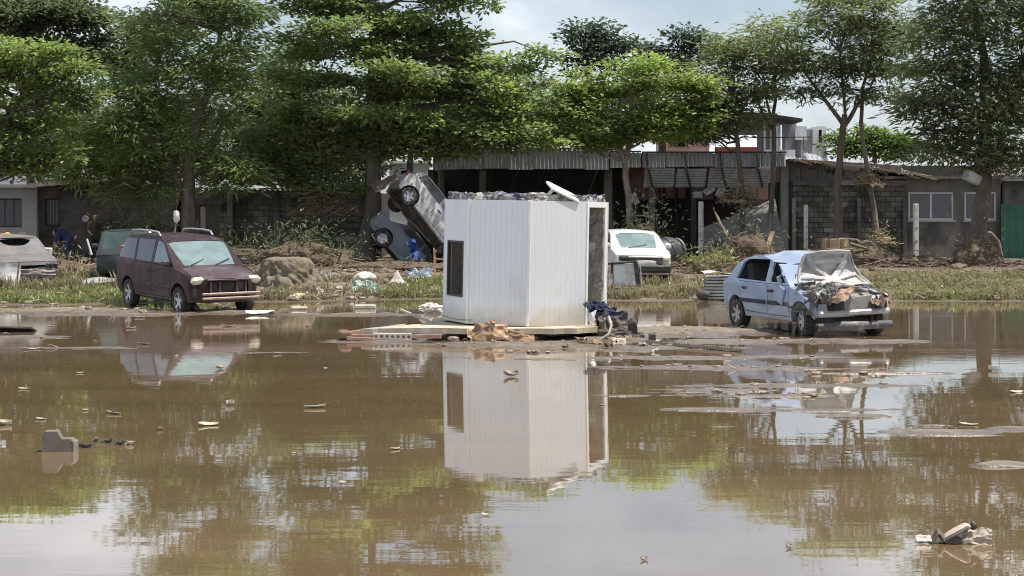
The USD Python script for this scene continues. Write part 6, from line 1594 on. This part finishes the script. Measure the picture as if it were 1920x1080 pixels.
th.part('stake', tube([P(331, 412, 55), P(326, 446, 55), P(325, 480, 55)], [.02, .03, .03], 6), WOOD, world=True)
single('white_stake', tube([P(163, 448, 54), P(172, 478, 54)], [.03, .035], 6), WFRAME, 'short pale stake leaning left of the dark green vehicle', 'stake')

# ---------------------------------------------------------------- people
SKIN = mat('skin', (.36, .22, .15), (.32, .19, .13), 6, .6, .3)
HAIR = mat('hair', (.02, .017, .015), None, 6, .7, .3)

def body(bones, inflate=0.0, step=.035):
    parts = []
    for a, ra, b, rb in bones:
        sa = m3.Manifold.sphere(ra + inflate, 16).translate(list(a))
        sb = m3.Manifold.sphere(rb + inflate, 16).translate(list(b))
        parts.append(m3.Manifold.batch_hull([sa, sb]))
    m = m3.Manifold.batch_boolean(parts, m3.OpType.Add).refine_to_length(step)
    t = trimesh.Trimesh(*vf(m), process=True)
    trimesh.smoothing.filter_taubin(t, iterations=8)
    return np.array(t.vertices), np.array(t.faces)

def person(label, loc, rz, J, shirt, trousers):
    th = Thing('person', label, 'person', loc, rot('z', rz))
    hip, chest, neck, head = J['hip'], J['chest'], J['neck'], J['head']
    torso = [(hip, .125, chest, .135), (chest, .135, neck, .06)]
    arms, legs, hands = [], [], []
    hd = np.array(head) - np.array(neck)
    for s in ('l', 'r'):
        sh, el, wr = J[s + 'sh'], J[s + 'el'], J[s + 'wr']
        torso.append((chest, .11, sh, .065))
        arms += [(sh, .06, el, .046), (el, .046, wr, .03)]
        dr = unit(np.array(wr) - np.array(el))
        pm = np.array(wr) + dr * .07
        hands.append((wr, .028, pm, .036))
        sd = unit(np.cross(dr, [0.3, 1, .2]))
        for q in range(4):
            f0 = pm + sd * (.016 * (q - 1.5))
            f1 = f0 + dr * (.05 - .005 * abs(q - 1.5))
            hands += [(f0, .010, f1, .009), (f1, .009, f1 + dr * .025 + np.array([.012, 0, -.01]), .008)]
        hands.append((np.array(wr) + dr * .02, .012, np.array(wr) + dr * .05 + sd * .05, .010))
        hp_, kn, an = J[s + 'hp'], J[s + 'kn'], J[s + 'an']
        legs += [(hip, .12, hp_, .09), (hp_, .092, kn, .062), (kn, .062, an, .042)]
    face = [(neck, .052, np.array(head) - hd * .25, .06), (np.array(head) + [0, 0, .02], .092, np.array(head) - [-.02, 0, .06], .066), (np.array(head) + [.085, 0, -.015], .016, np.array(head) + [.095, 0, -.035], .018)]
    feet = [(J[s + 'an'], .042, np.array(J[s + 'an']) + [.15, 0, -.045], .038) for s in 'lr']
    th.part('body', body(torso + arms + legs + face + feet + hands, 0, .02), SKIN, smooth=True)
    th.part('shirt', body(torso + [b for b in arms[0::2]] , .016), shirt, smooth=True)
    th.part('trousers', body(legs, .014), trousers, smooth=True)
    h = np.array(head)
    th.part('hair', body([(h + [-.02, 0, .045], .092, h + [-.045, 0, -.02], .085)], .0), HAIR, smooth=True)
    for s in (-1, 1):
        th.part('eye', trimesh.creation.icosphere(2, .012).apply_translation(h + [.088, .033 * s, .012]), HAIR)
        th.part('shoe', rbox(np.array(J[('l' if s > 0 else 'r') + 'an']) + [.06, 0, -.05], (.27, .1, .08), None, .03), HAIR)
stand = dict(hip=(0, 0, .92), chest=(0, 0, 1.30), neck=(.01, 0, 1.47), head=(.04, 0, 1.60), lsh=(0, .20, 1.38), lel=(.03, .25, 1.10), lwr=(.16, .22, .90), rsh=(0, -.20, 1.38), rel=(.05, -.25, 1.12), rwr=(.22, -.16, 1.02),
             lhp=(0, .09, .86), lkn=(.03, .10, .48), lan=(0, .11, .09), rhp=(0, -.09, .86), rkn=(.03, -.1, .48), ran=(-.02, -.11, .09))
bent = dict(hip=(0, 0, .86), chest=(.26, 0, 1.08), neck=(.40, 0, 1.10), head=(.52, 0, 1.06), lsh=(.30, .19, 1.06), lel=(.42, .2, .80), lwr=(.52, .14, .58), rsh=(.30, -.19, 1.06), rel=(.44, -.2, .80), rwr=(.56, -.14, .60),
            lhp=(0, .09, .82), lkn=(.10, .11, .46), lan=(-.02, .11, .09), rhp=(0, -.09, .82), rkn=(.08, -.11, .46), ran=(-.06, -.12, .09))
q = P(179, 460, 62.0) * [1, 1, 0]
person('person in olive shirt standing in the shade behind the green vehicle', q + [0, 0, gz(q[0], q[1])], -75, stand, mat('olive_shirt', (.10, .09, .055), (.075, .07, .045), 6, .9, .1), mat('dark_trousers', (.05, .05, .055), None, 6, .9, .1))
q = P(130, 480, 60.0) * [1, 1, 0]
person('person in dark blue clothes bending over the rubble before the left house', q + [0, 0, gz(q[0], q[1])], 168, bent, mat('blue_shirt', (.045, .055, .12), (.035, .042, .09), 6, .9, .1), mat('blue_trousers', (.06, .07, .14), (.045, .055, .11), 6, .9, .1))

# ---------------------------------------------------------------- things afloat
def leafboat(L, W, seed, curl=.5):
    """A curled dry leaf or scrap, pointed at one end."""
    def fn(s, t):
        w = W * np.sin(np.clip(s * .92 + .06, 0, 1) * PI) ** .8
        y = (t - .5) * w
        z = curl * ((t - .5) * 2) ** 2 * W * .45 + .22 * W * (1 - s) ** 3 + .15 * W * s ** 4 + .12 * W * fbm(np.stack([s * 4 + seed, t * 3, s * 0], -1), seed)
        return np.stack([(s - .5) * L, y, z], -1)
    return thick(grid(fn, 14, 9), .006)

leaves = [(213, 776, 38, 'dark ended pale leaf afloat above the brown foam block', -8, SCRAP, .36), (590, 765, 40, 'large pale leaf afloat midway between foam block and kiosk reflection', 170, SCRAP, .5), (391, 798, 38, 'pale pointed leaf afloat below the minivan reflection', 8, SCRAP, .4), (430, 760, 18, 'small upright pale leaf below the right end of the minivan reflection', 60, SCRAP, .8),
          (958, 706, 28, 'grey shell shaped scrap afloat in the kiosk reflection', 20, SCRAP_M, .9), (45, 730, 22, 'pale leaf afloat near the left edge', 0, SCRAP, .4), (8, 797, 26, 'pale rounded scrap at the left edge of the water', 20, SCRAP, .8), (77, 787, 20, 'thin pale leaf right of the rounded left edge scrap', 5, SCRAP, .3),
          (412, 692, 24, 'pale scrap on the edge of the minivan windscreen reflection', 30, SCRAP, .7), (741, 843, 18, 'pale leaf afloat left of the kiosk reflection foot', 15, SCRAP, .5), (262, 596, 18, 'pale scrap between the minivan wheels', 0, SCRAP, .5), (246, 616, 18, 'pale scrap below the rear wheel of the minivan', 10, SCRAP, .5),
          (428, 612, 28, 'long pale scrap before the bumper bars of the minivan', 4, SCRAP, .3), (270, 646, 24, 'flat pale scrap above the left end of the minivan reflection', 0, SCRAP_M, .3), (520, 664, 16, 'small pale scrap afloat right of the minivan reflection', 0, SCRAP, .4), (1866, 696, 24, 'white scrap afloat in the reflection of the windows', 12, BAGW, .9),
          (1906, 736, 30, 'pale scrap afloat at the right edge', 0, SCRAP, .3), (300, 806, 14, 'dark standing scrap right of the twig row', 80, SCRAP_M, .9), (1208, 1051, 12, 'dark speck afloat in the bright sky reflection', 0, SCRAP_M, .6), (1480, 1028, 10, 'small dark speck afloat right of the bright sky reflection', 0, SCRAP_M, .6), (643, 906, 12, 'pinkish speck afloat in the middle brown water', 0, SCRAP, .5),
          (910, 967, 14, 'pale speck afloat at the edge of the bright sky reflection', 0, SCRAP, .5), (1816, 797, 34, 'flat pale scum patch near the right edge', 0, SCRAP, .12), (160, 770, 10, 'tiny pale speck left of the dark ended leaf', 0, SCRAP, .4), (60, 655, 30, 'pale scum patch left of the minivan reflection', 0, SCRAP, .15)]
for k, (u, v, w, lab, az, m, cu) in enumerate(leaves):
    q = G(u, v)
    L = w / F * q[1]
    single('floating_leaf', xf(leafboat(L, max(L * (.42 if cu < .7 else .75) * (.8 + .1 * (k % 5)), .04), 600 + k, cu * (.6 + .2 * (k % 4))), rot('z', az + (k * 53) % 61 - 30) @ rot('x', (k * 29) % 31 - 15), q + [0, 0, .008]), m, lab, 'floating scrap')
r = np.random.default_rng(909)
specks = [(96, 612, 'speck afloat between the sunken board and the minivan rear wheel'), (180, 640, 'speck above the left edge of the minivan reflection'), (330, 668, 'speck in the reflection of the minivan side'), (575, 612, 'speck right of the minivan nose before the rusty beams'), (610, 690, 'speck below the rusty beams'),
          (700, 668, 'speck under the perforated strip'), (150, 700, 'speck in the left reflections of the trunks'), (1250, 705, 'speck among the mud streaks below the drain channel'), (1450, 690, 'speck under the crushed nose of the blue sedan'), (1740, 640, 'speck right of the blue sedan on open water'),
          (1590, 850, 'speck in the tree reflection right of the kiosk'), (480, 720, 'speck between minivan and kiosk reflections'), (550, 850, 'speck in the brown middle water'), (1130, 760, 'speck right of the kiosk reflection')]
for k, (u, v, lab) in enumerate(specks):
    q = G(u, v)
    L = r.uniform(7, 13) / F * q[1]
    single('floating_speck', xf(leafboat(L, L * .5, 700 + k, r.uniform(.2, .8)), rot('z', r.uniform(0, 360)), q + [0, 0, .006]), [SCRAP, SCRAP_M][k % 2], ['tiny pale ', 'tiny muddy '][k % 2] + lab, 'floating scrap')

q = G(113, 846)
th = Thing('foam_block', 'brown grey stepped foam block standing in the water lower left', 'foam block', q, rot('z', 5))
pl_ = [(-.165, -.03), (.165, -.03), (.165, .095), (.11, .125), (.02, .125), (-.02, .20), (-.14, .20), (-.165, .17)]
th.part('block', prism(pl_, -.06, .08).refine_to_length(.03), mat('wet_foam', (.17, .145, .125), (.13, .11, .095), 7, .8, .2, stain=(.14, .11, .09), sscale=6))
th.part('rim', prism([(.135, -.03), (.165, -.03), (.168, .10), (.115, .13), (.11, .115), (.138, .09)], -.066, -.058), SCRAP)
for k, (u, v, w) in enumerate(((160, 839, 44), (180, 828, 16), (202, 830, 30), (226, 834, 20), (243, 834, 16))):
    q = G(u, v)
    L = w / F * q[1]
    single('wet_twig', xf(cat([tube(bend((-L / 2, 0, .0), (L / 2, 0, .02), .015 + .01 * (k % 2), 6, .006, r), np.linspace(.012, .006, 6), 6), leafboat(L * .5, .05, 640 + k, 1.2)]), rot('z', [-6, 40, -15, 10, 25][k]), q + [0, 0, .006]), [TARPD, TARPD, TARPD, TARPD, SCRAP][k],
           ['flat black stick touching the right side of the stepped foam block', 'short dark twig standing just right of the foam block', 'curled dark leaf in the middle of the twig row', 'small dark leaf right in the twig row', 'pale tipped twig at the right end of the twig row'][k], 'twig')
q = G(1790, 1018)
th = Thing('shoe_debris', 'muddy sandal like debris with torn pale plastic at the lower right', 'debris', q)
th.part('dark_base', thick(grid(lambda s, t: np.stack([-.17 + .27 * s, -.05 + .10 * t, .005 + .055 * np.sin(s * PI) * np.sin(t * PI) + .07 * np.exp(-((s - .18) / .12) ** 2)], -1), 20, 10), .012), TARPD)
def sole(s, t):
    a = -.085 + .20 * s
    w = .05 * (.7 + .5 * np.sin(s * PI))
    return np.stack([a, (t - .5) * w * 2, .035 + .115 * s ** .8 - .05 * np.clip(s - .8, 0, 1) * 3 + .012 * np.cos((t - .5) * PI)], -1)
th.part('sole', thick(grid(sole, 22, 9), .028), mat('tan_sole', (.46, .38, .30), (.36, .30, .24), 8, .7, .3, stain=(.25, .2, .16), sscale=9), smooth=40)
th.part('insole', thick(grid(lambda s, t: sole(s * .8 + .06, t * .5 + .02) + np.array([0, -.018, -.016]), 14, 6), .012), mat('grey_insole', (.12, .11, .105), None, 6, .8, .2))
th.part('knob', blob((.128, -.02, .125), (.026, .024, .03), 71, .15, 2), mat('dark_knob', (.03, .018, .018), None, 5, .5))
th.part('plastic', crumple((.15, -.03, .055), (.20, .13), rot('z', -20) @ rot('x', 48) , 655, .035, 16, 1.6), SCRAP, label='torn pale plastic')
th.part('plastic', crumple((-.22, 0, .03), (.11, .06), rot('x', 30), 656, .02, 10, 1.6), BAGW)
q = G(1776, 800)
single('floating_twig', tube([q + [-.015, 0, -.01], q + [.0, 0, .05], q + [.018, 0, .09]], [.012, .012, .006], 6), BRUSH_L, 'upright pale twig sticking out of the water at the right', 'twig')
q = G(28, 622)
single('sunken_board', thick(grid(lambda s, t: q + np.stack([-.55 + .9 * s, .4 * t - .1, .10 * (1 - t) + .02 - .02 * s], -1), 8, 6), .03), TARPD, 'dark tilted board half sunk at the left edge', 'board')
